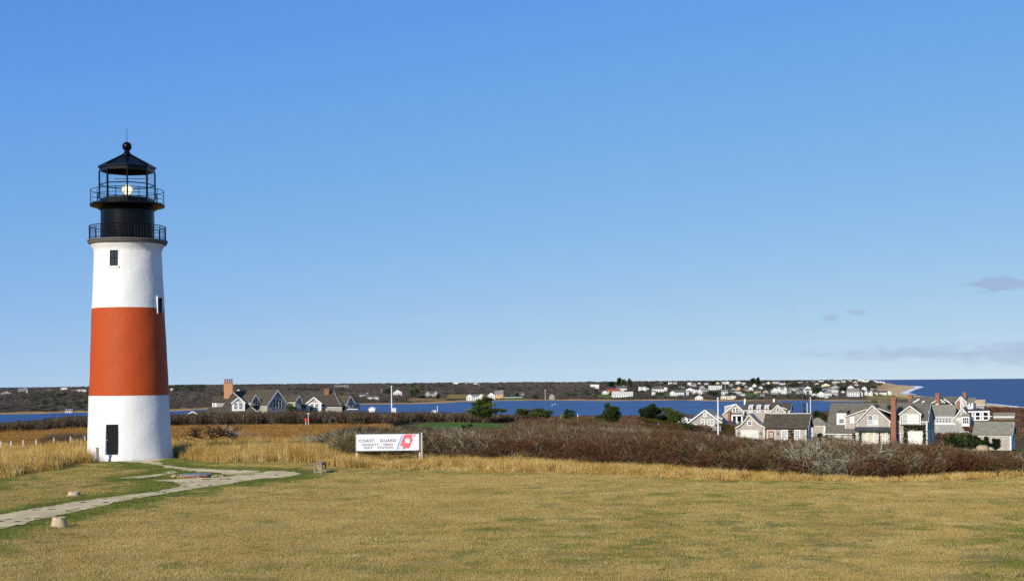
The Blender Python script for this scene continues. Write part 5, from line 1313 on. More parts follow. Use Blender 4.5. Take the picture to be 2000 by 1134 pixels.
# shed dormer at the left
H.wall([(1634, 829), (1653, 829), (1653, 806), (1634, 806)], 1.1, 3.6, M_TRIM)
A_, B_ = H.p(1633.3, 805.6, .95), H.p(1653.8, 805.6, .95); H.slab([A_, B_, B_ + Vector((0, 2.9, .35)), A_ + Vector((0, 2.9, .35))], M_ROOF, 'roof', .08)
H.window(1639.5, 809.5, 1648, 825.5, 1.1, 3, 4, M_GLASS, .10, upper=M_SASHG)
# big cross gable with its lean-to shoulder
H.wall([(1650.5, 838), (1690, 838), (1690, 800), (1650.5, 813.5)], .5, 4.2, M_SH)
A_, B_ = H.p(1649, 813.5, .3), H.p(1700, 796, .3); H.slab([A_, B_, B_ + Vector((0, 4, 0)), A_ + Vector((0, 4, 0))], M_ROOF, 'roof', .12); H.bar(A_ + Vector((0, -.012, -.04)), B_ + Vector((0, -.012, -.04)), .15, .04, M_CREAM, 'rake_board')
H.boards([(1651.3, 815), (1651.3, 837)], .5, .10, M_TRIM)
H.window(1662, 815, 1667.3, 825, .5, 2, 3, M_SASHG, .14, split=False)
L_, A_, R_ = H.gable_front(1673.5, 822.5, 1704.3, 791, 1738.5, 822, 838, 0.0, 5, M_SH, M_ROOF, .2, tw=.16)
A2, B2 = H.p(1714, 796.5, .6), H.p(1745, 808, .6); H.slab([A2, B2, B2 + Vector((0, 4, 0)), A2 + Vector((0, 4, 0))], M_ROOFG, 'roof', .12); H.bar(A2 + Vector((0, -.012, -.03)), B2 + Vector((0, -.012, -.03)), .12, .04, M_CREAM, 'rake_board')
H.window(1696, 811.5, 1703.6, 828, 0, 3, 4, M_GREYP, .10, upper=M_GLASS); H.window(1706.8, 811.5, 1714.6, 828, 0, 3, 4, M_SASHG, .10, upper=M_GREYP)
H.boards([(1693.5, 831), (1717, 831)], 0, .12); 
mb = MB(); q0, q1 = H.p(1672, 824, -.05), H.p(1672, 838, -.05); mb.tube([q0 + Vector((0, -.05, 0)), q1 + Vector((0, -.05, 0))], .06, 6); H.put(mb, 'downpipe', M_SHADE)
# bay with blinds
A_, B_ = H.p(1671, 840, -1.0), H.p(1741, YB, -1.0); mb = MB(); mb.box(A_.x, B_.x, -1.0, -.004, B_.z, A_.z); H.put(mb, 'bay', M_SHG)
A_, B_ = H.p(1668.5, 836.3, -1.25), H.p(1742, 840, -1.25); H.slab([(A_.x, -1.3, B_.z + .06), (B_.x, -1.3, B_.z + .06), (B_.x, .0, A_.z + .12), (A_.x, .0, A_.z + .12)], M_SLATE, 'bay_roof', .12)
mb = MB(); mb.box(A_.x, B_.x, -1.34, -1.28, B_.z - .14, B_.z + .05); H.put(mb, 'gutter', M_SLATE)
for (x0, x1, c_) in ((1685, 1691.5, 2), (1695, 1705, 3), (1708.5, 1715, 2), (1721, 1729.5, 3)): H.window(x0, 846, x1, 865, -1.0, c_, 4, M_BLIND, .13)
H.window(1674, 846, 1678, 862, -1.0, 2, 4, M_GREYP, .08); H.window(1733.5, 846, 1737, 864, -1.0, 1, 4, M_GREYP, .10)
H.boards([(1682, 869.5), (1718, 869.5)], -1.0, .3, M_CREAM); H.boards([(1719, 869.5), (1733, 869.5)], -1.0, .3, M_CREAM)
ivy(H, 'ivy', [(1677.5, 841, 1683, 871, -1.0), (1683, 840.5, 1740, 844, -1.0), (1716.6, 844, 1719.6, 870, -1.0), (1738, 842, 1742, 870, -1.0)], 260, M_LEAFD, .2)
mb = MB(); q0, q1 = H.p(1664.5, 846, -.5), H.p(1669.5, YB, -.5); mb.box(q0.x, q1.x, -.5, -.45, q1.z, q0.z); H.put(mb, 'shutter', M_SHADE)
# chimney and aerial
mb = MB(); p0, p1, q0, q1 = H.p(1739.6, YB, -1.6), H.p(1749.8, YB, -1.6), H.p(1740.4, 775, -1.6), H.p(1749, 775, -1.6)
mb.prism([p0, p1, q1, q0], (0, 1.1, 0)); ch = H.put(mb, 'chimney', M_BRICK)
mb = MB(); mb.box(q0.x - .08, q1.x + .08, -1.68, -.42, q0.z - .38, q0.z - .16); H.put(mb, 'chimney_cap', M_BRICK, ch)
mb = MB(); mb.box(q0.x + .12, q0.x + .5, -1.45, -.7, q0.z, q0.z + .16); H.put(mb, 'flue', M_SHADE, ch)
mb = MB(); p0 = H.p(1750.2, 790, -.9); mb.tube([p0, H.p(1750.2, 769, -.9)], .03, 5); H.put(mb, 'aerial_pole', M_WOODP)
mb = MB(); c_ = H.p(1737.5, 795, 1.5); mb.lathe([(.001, -.10), (.3, -.05), (.42, .02)], 14); dsh = H.put(mb, 'satellite_dish', M_SHADE); dsh.location = c_; dsh.rotation_euler = (R(80), 0, R(20))
# right wing
a0r, a1r, her, hrr, hbr = H.long_roof(1748, 1811, 821, 788, YB, .2, 3.6, M_SH, M_ROOF, back=5.6, over=.15, rake=True)
L_, A_, R_ = H.gable_front(1757.5, 807.5, 1777.3, 792, 1798.5, 807.5, 829, -.1, 3, M_SH, M_ROOF, .2, tw=.16)
for x0, x1, f_ in ((1763.5, 1771.5, M_GREYP), (1774, 1782.5, M_SASHG), (1785, 1793.5, M_SASHG)): H.window(x0, 809.5, x1, 826, -.1, 3, 4, f_, .11)
H.window(1752.2, 847, 1757.8, 866, .2, 2, 4, M_GLASS, .14, split=False, name='french_door')
for x0, x1 in ((1775.5, 1786.5), (1789.3, 1801)): H.window(x0, 843.5, x1, 866, .2, 3, 4, M_SASHG, .12)
ivy(H, 'ivy', [(1765.5, 828.5, 1808, 839, .2), (1765.5, 839, 1772.5, 872, .2), (1803.5, 839, 1808.5, 872, .2)], 260, M_LEAFD, .2)
H.boards([(1810.3, 822), (1810.3, YB)], .2, .20)
H.side_window(1.6, 2.5, her - .3, her + 1.4, a1r, M_SASHG); H.side_window(1.2, 3.0, hbr + .8, hbr + 2.9, a1r, M_SASHG); H.side_window(5.4, 7.4, hbr + .6, hbr + 2.9, a1r, M_SASHG)

# --- garden shed
H = House('garden_shed', 1938, 221, 25, 'long garden shed with a mossy grey shingle roof on the green lawn', 'shed'); YB = 879
a0, a1, he, hr, hb = H.long_roof(1901.5, 1975, 848, 824.5, YB, 0, 3.2, M_SH, M_ROOFG, over=.2, fascia=False)
H.boards([(1901, 849.3), (1975, 849.3)], -.02, .32); H.boards([(1974, 850), (1974, YB)], 0, .22); H.boards([(1903, 850), (1903, YB)], 0, .18)
H.side_window(2.6, 3.6, he + .3, he + 1.7, a1, M_GREYP)
mb = MB(); mb.box(a1 + .012, a1 + .05, .5, 1.9, hb, hb + 2.0); mb.box(a1 + .012, a1 + .05, 3.4, 5.2, hb, hb + 2.0); H.put(mb, 'shed_door', M_TRIM)
mb = MB(); mb.box(a0 - .2, a1 + .2, 3.0, 3.4, hr + .205, hr + .26); H.put(mb, 'mossy_ridge', M_LEAFP)

# --- ocean-side house: low wing, gable wing, upper storey, porch
H = House('ocean_house', 1860, 330, 26, 'rambling grey house with many gables, three chimneys and a white porch above the sea'); YB = 862
a0, a1, he, hr, hb = H.long_roof(1806, 1862, 812, 791.5, 830, 0, 4.0, M_SHG, M_ROOFG, over=.2)
for k in range(5): H.window(1829 + k * 6, 816, 1833 + k * 6, 824.5, 0, 2, 2, M_GLASS, .16)
H.boards([(1826, 827.2), (1866, 827.2)], 0, .34); H.boards([(1861.5, 813), (1861.5, 828)], 0, .2)
A_, B_, C_, E_ = H.p(1816, 829, -.1), H.p(1876, 829, -.1), H.p(1888, 848, -3.2), H.p(1812, 848, -3.2); H.slab([A_, B_, C_, E_], M_ROOFP, 'lower_roof', .12)
H.bar(H.p(1829, 833, -.95), H.p(1840, 847, -3.0), .14, .05, M_TRIM, 'trim_board')
H.wall([(1814, 850), (1890, 850), (1890, YB), (1814, YB)], -2.8, 0, M_SHG)
mb = MB(); p0 = H.p(1884.5, 843, -3.2); mb.box(p0.x - .9, p0.x + .9, -3.5, -3.1, p0.z - .1, p0.z + .16); mb.box(p0.x + .3, p0.x + .6, -3.45, -3.15, p0.z - 2.4, p0.z - .1); H.put(mb, 'porch_frame', M_TRIM)
# gable wing
L_, A_, R_ = H.gable_front(1864.5, 815.5, 1879.6, 796, 1894.5, 814.5, 832, -.6, 9, M_SHG, M_ROOF, .25, tw=.22)
H.window(1878, 803, 1881.5, 807.8, -.6, 2, 2, M_GLASS, .16, split=False)
A_, B_ = H.p(1878.5, 812, -1.6), H.p(1893.5, 832, -1.6); mb = MB(); mb.box(A_.x, B_.x, -1.6, -.604, B_.z, A_.z); H.put(mb, 'bay', M_TRIM)
H.slab([(A_.x - .2, -1.8, A_.z), (B_.x + .2, -1.8, A_.z), (B_.x - .3, -.6, A_.z + .6), (A_.x + .3, -.6, A_.z + .6)], M_ROOFG, 'bay_roof', .1)
for x in (1880.6, 1884.6, 1888.8): H.window(x, 815.5, x + 2.8, 826, -1.6, 1, 2, M_GLASS, .12)
H.window(1869, 816, 1871.5, 820, -.6, 1, 2, M_GREYP, .14); H.window(1874, 816.5, 1877, 824, -.6, 2, 2, M_GREYP, .12)
# upper storey behind
a0, a1, he, hr, hb = H.long_roof(1776, 1882, 790, 775.5, 815, 9, 4.2, M_SHG, M_ROOF, over=.2, rake=True)
L_, A_, R_ = H.gable_front(1866.5, 786, 1876.8, 773.8, 1888, 785.5, 810, 8.2, 6, M_SHG, M_ROOFG, .2, tw=.22)
H.window(1876, 778.3, 1878.5, 783, 8.2, 1, 2, M_GREYP, .16); H.window(1876.6, 786.5, 1881, 795, 8.2, 2, 2, M_GREYP, .2)
H.wall([(1888, 787), (1901, 787), (1901, 797), (1888, 797)], 8.6, 13, M_TRIM); H.window(1888.8, 786.5, 1892, 790.5, 8.6, 2, 2, M_GLASS, .14); H.window(1894.5, 786.5, 1897, 793, 8.6, 1, 2, M_GLASS, .14)
A_, B_ = H.p(1887, 785.6, 8.3), H.p(1902, 785.6, 8.3); H.slab([A_, B_, B_ + Vector((0, 4, 1)), A_ + Vector((0, 4, 1))], M_ROOFG, 'roof', .1)
for (xa, ya, xl, yl, xr, yr, b_) in ((1834, 777, 1820, 787, 1845.5, 785.5, 7.6), (1858, 787.5, 1849, 797, 1864.5, 794.5, 5.0)): H.gable_front(xl, yl, xa, ya, xr, yr, 800, b_, 4, M_SHG, M_ROOFD, .2, tw=.22)
for (x0, y0, x1, y1, b_) in ((1783, 786, 1796, 778.5, 8.7), (1800, 786, 1806, 782.5, 8.7), (1843, 778.5, 1855, 786, 8.7), (1822, 793, 1833, 788, 4.4)): H.bar(H.p(x0, y0, b_), H.p(x1, y1, b_), .26, .06, M_TRIM, 'dormer_rake')
H.slab([H.p(1806, 798, 4.5), H.p(1849, 796, 4.5), H.p(1847, 787, 7.5), H.p(1806, 788, 7.5)], M_ROOFD, 'roof', .12)
H.chimney(1827.3, 1834.8, 767, 790, 6.6, M_BRICK); H.chimney(1880.6, 1887.2, 765.5, 782, 11, M_BRICK); H.chimney(1868.5, 1874.2, 783.5, 798, 3.5, M_BRICK); H.chimney(1774, 1781.5, 770, 786, 12, M_BRICK)
# balcony and porch
mb = MB(); A_, B_ = H.p(1884, 795, 5.0), H.p(1900.5, 801, 5.0); mb.box(A_.x, B_.x, 4.9, 5.0, B_.z, A_.z); H.put(mb, 'balcony_rail', M_TRIM)
A_, B_ = H.p(1886, 803, 2.0), H.p(1933.5, 802.5, 2.0); U_, V_ = H.p(1896, 797, 6.5), H.p(1912, 797, 6.5); H.slab([A_, B_, V_, U_], M_ROOFD, 'porch_roof', .1)
H.bar(A_ + Vector((0, -.012, -.1)), B_ + Vector((0, -.012, -.1)), .34, .06, M_TRIM, 'fascia')
for x in (1899.5, 1904.5, 1915, 1919.5, 1931.3):
    mb = MB(); c_ = H.p(x, 803, 2.1); d_ = H.p(x, 819, 2.1); mb.box(c_.x - .18, c_.x + .18, 2.0, 2.3, d_.z, c_.z); H.put(mb, 'porch_column', M_TRIM)
mb = MB(); c_ = H.p(1890, 812.5, 2.1); d_ = H.p(1937, 812.5, 2.1); mb.box(c_.x, d_.x, 2.02, 2.08, c_.z - .1, c_.z + .12); e_ = H.p(1890, 819.5, 2.1); mb.box(c_.x, d_.x - .8, 2.02, 2.08, e_.z - .14, e_.z + .1); H.put(mb, 'porch_rail', M_TRIM)
mb = MB(); mb.box(c_.x, d_.x - .8, 2.4, 6.4, e_.z - 1.2, e_.z); H.put(mb, 'porch_floor', M_GREYP)
H.wall([(1888, 822), (1930, 822), (1930, 800), (1888, 800)], 6.5, 7.5, M_SHG)
mb = MB(); c_ = H.p(1895, 805, 6.5); d_ = H.p(1929, 815, 6.5); mb.box(c_.x, d_.x, 6.42, 6.49, d_.z, c_.z); H.put(mb, 'porch_window', M_GLASS)

# --- buff-roofed building by the cliff, long low wall
H = House('cliff_cottage', 1908, 420, 20, 'buff shingled roof of a small cottage against the sea', 'cottage')
H.long_roof(1897, 1922, 790, 781.5, 800, 0, 4, M_SHG, plain('buff_roof', sr(196, 170, 136), .9, .12, 1.2), over=.2)
for x in (1902, 1908, 1914): H.bar(H.p(x, 782, 3.6) + Vector((0, 0, .3)), H.p(x + 6, 789.5, .2) + Vector((0, 0, .3)), .3, .06, plain('batten', sr(222, 200, 172), .9, .1, 2), 'roof_batten')
H = House('low_shed', 1960, 345, 21, 'long low shed with a grey roof and white eaves beyond the green', 'shed')
H.long_roof(1940, 1981, 813.4, 807, 818, 0, 2.2, M_SHG, M_ROOFG, over=.1, fascia=False); H.boards([(1940, 813.6), (1981, 813.6)], -.15, .30)

# --- house with two white chimneys
H = House('cape_house', 1480, 352, 16, 'grey shingled house with two white chimneys and three small dormers'); YB = 850
a0, a1, he, hr, hb = H.long_roof(1454, 1516, 800, 784, YB, 0, 4.2, M_SH, M_ROOFB, over=.15, fascia=True)
for x in (1466, 1481.5, 1497.3):
    H.wall([(x - 4.2, 805), (x + 4.2, 805), (x + 4.2, 794.5), (x - 4.2, 794.5)], -.05, 2.6, M_TRIM, 'dormer')
    A_, B_ = H.p(x - 4.8, 794, -.2), H.p(x + 4.8, 794, -.2); H.slab([A_, B_, B_ + Vector((0, 2.8, .5)), A_ + Vector((0, 2.8, .5))], M_TRIM, 'dormer_roof', .06)
    H.window(x - 1.6, 796, x + 1.6, 802.3, -.05, 1, 2, M_GLASS, .12)
L_, A_, R_ = H.gable_front(1412.5, 808.5, 1436.6, 788.3, 1453, 803, YB, -1.2, 8, M_SH, M_ROOFP, .25, tw=.24)
H.window(1432, 797, 1435.6, 803.3, -1.2, 1, 2, M_GLASS, .14); H.window(1437.6, 797, 1441.2, 803.3, -1.2, 1, 2, M_GLASS, .14)
A_, B_ = H.p(1415, 794, 1.0), H.p(1436, 789, 1.0); H.wall([(1416, 806), (1434, 806), (1434, 790.5), (1416, 795)], 1.0, 5, M_SH); H.bar(A_ + Vector((0, -.02, 0)), B_ + Vector((0, -.02, 0)), .22, .05, M_TRIM, 'rake_board'); H.boards([(1416, 795), (1416, 806)], 1.0, .16)
L_, A_, R_ = H.gable_front(1505, 804, 1519, 790.2, 1534, 803.5, YB, -.9, 6, M_SH, M_ROOFB, .2, tw=.22)
H.window(1517.3, 796.3, 1520.8, 803, -.9, 1, 2, M_GLASS, .16)
H.long_roof(1516, 1543, 801, 787.5, YB, 1, 3.6, M_SH, M_ROOFB, over=.2); H.boards([(1541.5, 803), (1541.5, YB)], 1, .2)
A2, B2 = H.p(1522, 793, 0), H.p(1537, 799, 0); H.bar(A2, B2, .2, .06, M_TRIM, 'dormer_rake')
H.chimney(1453, 1456.4, 778.3, 790, 3.6, M_TRIM, cap=False); H.chimney(1509.6, 1513.2, 778.3, 788, 3.6, M_TRIM, cap=False); H.chimney(1520.5, 1523.8, 785.3, 789, 5, M_TRIM, cap=False)
H.chimney(1421, 1426.6, 802, 826, -2.2, M_BRICK)
A_, B_ = H.p(1428.5, 810, -3.4), H.p(1450, 810, -3.4); H.slab([A_, B_, H.p(1447, 805.5, -1.3), H.p(1431, 805.5, -1.3)], M_ROOFG, 'porch_roof', .1); H.bar(A_ + Vector((0, -.02, -.1)), B_ + Vector((0, -.02, -.1)), .3, .06, M_TRIM, 'fascia')
for x in (1429.8, 1438.6, 1449):
    c_, d_ = H.p(x, 811, -3.3), H.p(x, 828, -3.3); mb = MB(); mb.box(c_.x - .18, c_.x + .18, -3.3, -3.0, d_.z, c_.z); H.put(mb, 'porch_column', M_TRIM)
A_, B_ = H.p(1431, 812, -1.22), H.p(1449, 822, -1.22); mb = MB(); mb.box(A_.x, B_.x, -1.26, -1.215, B_.z, A_.z); H.put(mb, 'porch_window', M_GLASS)
A_, B_ = H.p(1412, 831, -9), H.p(1438, 831, -9); U_, V_ = H.p(1416, 822, -5.5), H.p(1430, 822, -5.5); H.slab([A_, B_, V_, U_], M_ROOFD, 'wing_roof', .12); H.slab([A_ + Vector((0, 7, 0)), B_ + Vector((0, 7, 0)), V_, U_], M_ROOFD, 'wing_roof', .12)
H.wall([(1413, 831), (1437, 831), (1437, YB + 10), (1413, YB + 10)], -8.7, -2.3, M_SHG)

# --- grey gabled house
H = House('gabled_house', 1377, 322, 17, 'grey shingled house whose wide white-edged gable faces the lawn'); YB = 850
L_, A_, R_ = H.gable_front(1345, 824.5, 1377, 800.3, 1408, 823.5, YB, 0, 9, M_SHG, M_ROOFP, .35, tw=.26)
H.window(1375, 806.5, 1379, 812.3, 0, 2, 2, M_GREYP, .2, split=False); H.window(1370.3, 819.5, 1375.6, 828.5, 0, 1, 2, M_GREYP, .2)
for x in (1382, 1388.8): H.window(x, 819.5, x + 5, 829, 0, 1, 2, M_GREYP, .18)
H.window(1356.5, 829, 1361.5, 834, 0, 2, 2, M_GLASS, .18)
A2, B2 = H.p(1394, 810.5, 1.6), H.p(1411, 817.5, 1.6); H.slab([A2, B2, B2 + Vector((0, 5, 0)), A2 + Vector((0, 5, 0))], M_ROOFP, 'dormer_roof', .12); H.bar(A2 + Vector((0, -.02, -.06)), B2 + Vector((0, -.02, -.06)), .22, .05, M_TRIM, 'rake_board')
H.wall([(1397, 822), (1410, 822), (1410, 817.5), (1397, 812)], 1.8, 6, M_SH, 'dormer')
# --- low slate-roofed building
H = House('slate_roofed_lodge', 1312, 372, 13, 'low building with a long dark slate roof and a small white gabled dormer', 'lodge'); YB = 850
H.long_roof(1281, 1352, 817.5, 809.5, YB, 0, 4, M_TRIM, M_ROOFD, over=.25)
L_, A_, R_ = H.gable_front(1331.5, 817, 1337.2, 812.5, 1343.2, 817.5, 830, -1.2, 4, M_TRIM, M_ROOFD, .15, tw=.18); H.window(1335.5, 820, 1339, 825, -1.2, 1, 1, M_GREYP, .14, split=False)

# --- two houses beyond the hedge on the left
H = House('clay_pot_house', 490, 322, -6, 'shingled house with a massive tan chimney topped by clay pots'); YB = 830
# main hip mass
rA, rB = H.p(447, 764, 5.5), H.p(531, 761.5, 5.5); eA, eB = H.p(398, 806, -1.5), H.p(578, 806, -1.5); kA, kB = eA + Vector((0, 14, 0)), eB + Vector((0, 14, 0))
for q in ((eA, eB, rB, rA), (eB, kB, rB), (kB, kA, rA, rB), (kA, eA, rA)): H.slab(q, M_ROOFB, 'roof', .15)
H.wall([(404, 806.6), (572, 806.6), (572, YB), (404, YB)], -.9, 11, M_SHG)
c_ = H.chimney(437, 454.5, 748, 778, 1.0, M_BRICKT, pots=4, dep=1.2)
# left dormer looking left
H.wall([(415, 802), (446, 802), (446, 784), (415, 784)], .2, 4.2, M_SH, 'dormer')
H.slab([H.p(414, 785, -.1), H.p(446, 785, -.1), H.p(450, 774.5, 2.2), H.p(417.5, 774.5, 2.2)], M_ROOFB, 'dormer_roof', .12); H.slab([H.p(414, 785, -.1) + Vector((0, 4.6, 0)), H.p(446, 785, -.1) + Vector((0, 4.6, 0)), H.p(450, 774.5, 2.2), H.p(417.5, 774.5, 2.2)], M_ROOFB, 'dormer_roof', .12)
H.boards([(415.6, 786), (415.6, 801)], .2, .3); H.boards([(421, 786), (421, 801)], .2, .5); H.boards([(415, 785.6), (436, 785.6)], .2, .14)
# white gabled dormer, front
L_, A_, R_ = H.gable_front(453, 786, 466.5, 775, 478, 785.5, 803.5, -5.0, 6, M_TRIM, M_ROOFB, .22, tw=.26)
A_, B_ = H.p(458, 781, -5.025), H.p(474, 785, -5.025); mb = MB(); mb.prism([A_ + Vector((0, 0, -.4)), Vector((B_.x, A_.y, A_.z - .4)), Vector(((A_.x + B_.x) / 2, A_.y, A_.z + .45))], (0, .01, 0)); H.put(mb, 'gable_shingles', M_SHG)
H.window(457.3, 786.3, 463.2, 798, -5.0, 3, 4, M_GLASS, .12); H.window(467.3, 786.3, 473.4, 798, -5.0, 3, 4, M_GLASS, .12)
ap_, bl_, br_ = H.p(455, 767, 1.0), H.p(424, 809, -5.8), H.p(506, 807, -5.8)
for q in ((bl_, br_, ap_), (br_, br_ + Vector((0, 8, 0)), ap_), (bl_, bl_ + Vector((0, 8, 0)), ap_)): H.slab(q, M_ROOFB, 'hip_roof', .12)
for q in (bl_, br_): H.bar(ap_ + Vector((0, -.12, .12)), q + Vector((0, -.12, .12)), .22, .06, M_ROOFP, 'hip_edge')
# small dormer gable turned to the right
H2 = House('dormer_wing', 503, 324, 0, 'x'); bpy.data.objects.remove(H2.root)
def wing(H, xr0, yr0, xg, yg, xe_l, ye_l, xe_r, ye_r, b_g, length, roofm, wallm, ybase, tw=.2, wins=(), gmat=None, turn=43):
    """wing whose ridge runs left-right and whose gable end is turned to the right, in shade"""
    piv = H.p(xg, yg, b_g); sub = Matrix.Rotation(R(turn), 4, 'Z')
    A0 = piv
    ex = Vector((math.cos(R(turn - 90)), math.sin(R(turn - 90)), 0))              # outward normal of the gable
    across = Vector((-ex.y, ex.x, 0))                                            # along the gable, away from the viewer
    hl = H.on_b(xe_l, ye_l, b_g)[1]
    wl_ = abs(H.p(xe_l, ye_l, b_g).x - piv.x) / max(abs(across.x), .25); wr_ = abs(H.p(xe_r, ye_r, b_g).x - piv.x) / max(abs(across.x), .25)
    El = A0 - across * wl_; El.z = hl; Er = A0 + across * wr_; Er.z = hl
    back = -ex * length; hb_ = H.on_b(xg, ybase, b_g)[1]
    Bl, Br = Vector((El.x, El.y, hb_)), Vector((Er.x, Er.y, hb_))
    mb = MB(); mb.prism([Bl, Br, Er, A0, El], back); H.put(mb, 'wall', wallm)
    for E in (El, Er):
        d_ = (E - A0).normalized() * .25
        H.slab([A0 + ex * .25 + Vector((0, 0, .03)), E + d_ + ex * .25 + Vector((0, 0, .03)), E + d_ + back + Vector((0, 0, .03)), A0 + back + Vector((0, 0, .03))], roofm, 'roof', .14)
        mb = MB(); u0, u1 = A0 + ex * .27, E + d_ + ex * .27; dz = Vector((0, 0, tw)); mb.prism([u0 - dz, u1 - dz, u1 + Vector((0, 0, .12)), u0 + Vector((0, 0, .12))], ex * .05); H.put(mb, 'rake_board', M_TRIM)
    for (t0, t1, z0, z1, n) in wins:
        ww = wl_ + wr_
        for k in range(n):
            u0 = -wl_ + ww * (t0 + (t1 - t0) * k / n) + .06; u1 = -wl_ + ww * (t0 + (t1 - t0) * (k + 1) / n) - .06
            q0 = A0 + across * u0; q1 = A0 + across * u1; zz0, zz1 = A0.z - z1, A0.z - z0
            P_ = lambda q, z, o: Vector((q.x, q.y, z)) + ex * o
            mb = MB()
            for (s0, s1, r0, r1) in ((u0 - .09, u0, zz0 - .09, zz1 + .09), (u1, u1 + .09, zz0 - .09, zz1 + .09), (u0, u1, zz1, zz1 + .09), (u0, u1, zz0 - .09, zz0), (u0, u1, (zz0+zz1)/2 - .03, (zz0+zz1)/2 + .03)):
                c0, c1 = A0 + across * s0, A0 + across * s1
                mb.prism([P_(c0, r0, .015), P_(c1, r0, .015), P_(c1, r1, .015), P_(c0, r1, .015)], ex * .06)
            w_ = H.put(mb, 'window', M_TRIM)
            mb = MB(); mb.prism([P_(q0, zz0, .012), P_(q1, zz0, .012), P_(q1, zz1, .012), P_(q0, zz1, .012)], ex * .02); H.put(mb, 'pane', M_GLASS, w_)
wing(H, 472, 771, 498, 771, 491, 783, 506, 781, -3.7, 3.6, M_ROOFB, M_SHG, 792, wins=((.22, .78, 1.0, 2.1, 2),))
H.wall([(478, 790), (492, 790), (492, 783.5), (478, 783.5)], 1.6, 4.5, M_SH, 'dormer')
wing(H, 494, 761.5, 541, 761.5, 523, 789, 560, 787.5, -2.6, 7.2, M_ROOFB, M_SHG, 812, tw=.3, wins=((.27, .72, 2.1, 3.9, 3),))
wing(H, 445, 762, 466, 760.5, 460, 766, 472, 765, 7.5, 4, M_ROOFD, M_TRIM, 775, turn=0)
H.wall([(505, 800), (522, 800), (522, 789), (505, 789)], -1.6, 3, M_SH)
H.slab([H.p(495, 792, -1.4), H.p(505, 792, -1.4), H.p(523, 803, -3.2), H.p(505, 804, -3.2)], M_ROOFG, 'roof', .1)
wing(H, 553, 772.5, 584, 772.5, 577, 782, 588, 779.5, 5.5, 9, M_ROOFB, M_SHG, 800)

H = House('hip_roofed_house', 630, 336, -5, 'shingled house with a broad hip roof and short brick chimney above the hedge'); YB = 830
rA, rB = H.p(607, 765.5, 4.5), H.p(652, 765.5, 4.5); eA, eB = H.p(568, 792, -1.4), H.p(672, 792.5, -1.4); kA, kB = eA + Vector((0, 12, 0)), eB + Vector((0, 12, 0))
for q in ((eA, eB, rB, rA), (eB, kB, rB), (kB, kA, rA, rB), (kA, eA, rA)): H.slab(q, M_ROOFB, 'roof', .15)
H.bar(H.p(652, 766, 4.3) + Vector((0, -.1, .15)), H.p(664, 791, -1.2) + Vector((0, -.1, .15)), .25, .08, M_ROOFP, 'hip_edge')
H.wall([(576, 793), (668, 793), (668, YB), (576, YB)], -1.0, 10, M_SH); H.boards([(622, 794), (668, 794)], -1.0, .26)
L_, A_, R_ = H.gable_front(598.5, 787, 613.3, 775.3, 627.5, 787, 806, -2.2, 6, M_TRIM, M_ROOFG, .25, tw=.28)
A_ = H.p(613.3, 779, -2.225); mb = MB(); mb.prism([A_ + Vector((-1.0, 0, -.75)), A_ + Vector((1.0, 0, -.75)), A_ + Vector((0, 0, .1))], (0, .01, 0)); H.put(mb, 'gable_shingles', M_SH)
H.window(606.3, 788.5, 611.2, 799, -2.2, 2, 4, M_GLASS, .14); H.window(615.8, 788.5, 620.8, 799, -2.2, 2, 4, M_GLASS, .14)
H.chimney(632.8, 642.5, 758.5, 771, 3.0, M_BRICK, dep=1.0)
wing(H, 665, 773, 683, 773, 677, 786.5, 692, 785, .5, 5, M_ROOFB, M_SHG, 802, wins=((.3, .7, 1.4, 2.8, 2),))
wing(H, 690, 785, 697, 785.5, 694, 790, 702, 789, 3.0, 4, M_ROOFG, M_SH, 800)
H.boards([(678, 798.6), (699, 798.6)], -1.0, .2)
H = House('porch_gable', 385, 344, -8, 'low white-edged gable peeking over the hedge right of the lighthouse', 'outbuilding')
H.gable_front(366, 808.5, 376, 803.2, 386.5, 808.5, 822, 0, 8, M_SHG, M_ROOFG, .2, tw=.3)
H.long_roof(384, 408, 808.5, 803, 822, 1, 3, M_TRIM, M_ROOFB, over=.1)

# small white roofs seen over the hedge before the pond
for (x0, x1, yt, yb, d, lab) in ((720, 732, 795, 800, 420, 'small white-roofed hut over the hedge left of the flagpole'), (843, 852, 801, 805, 420, 'tiny white gabled roof beside the short white post')):
    H = House('garden_hut', (x0 + x1) / 2, d, 4, lab, 'hut'); H.gable_front(x0, (yt + yb) / 2 + 1, (x0 + x1) / 2, yt, x1, (yt + yb) / 2 + 1, yb + 5, 0, 3, M_TRIM, M_TRIM, .15, trim=False)

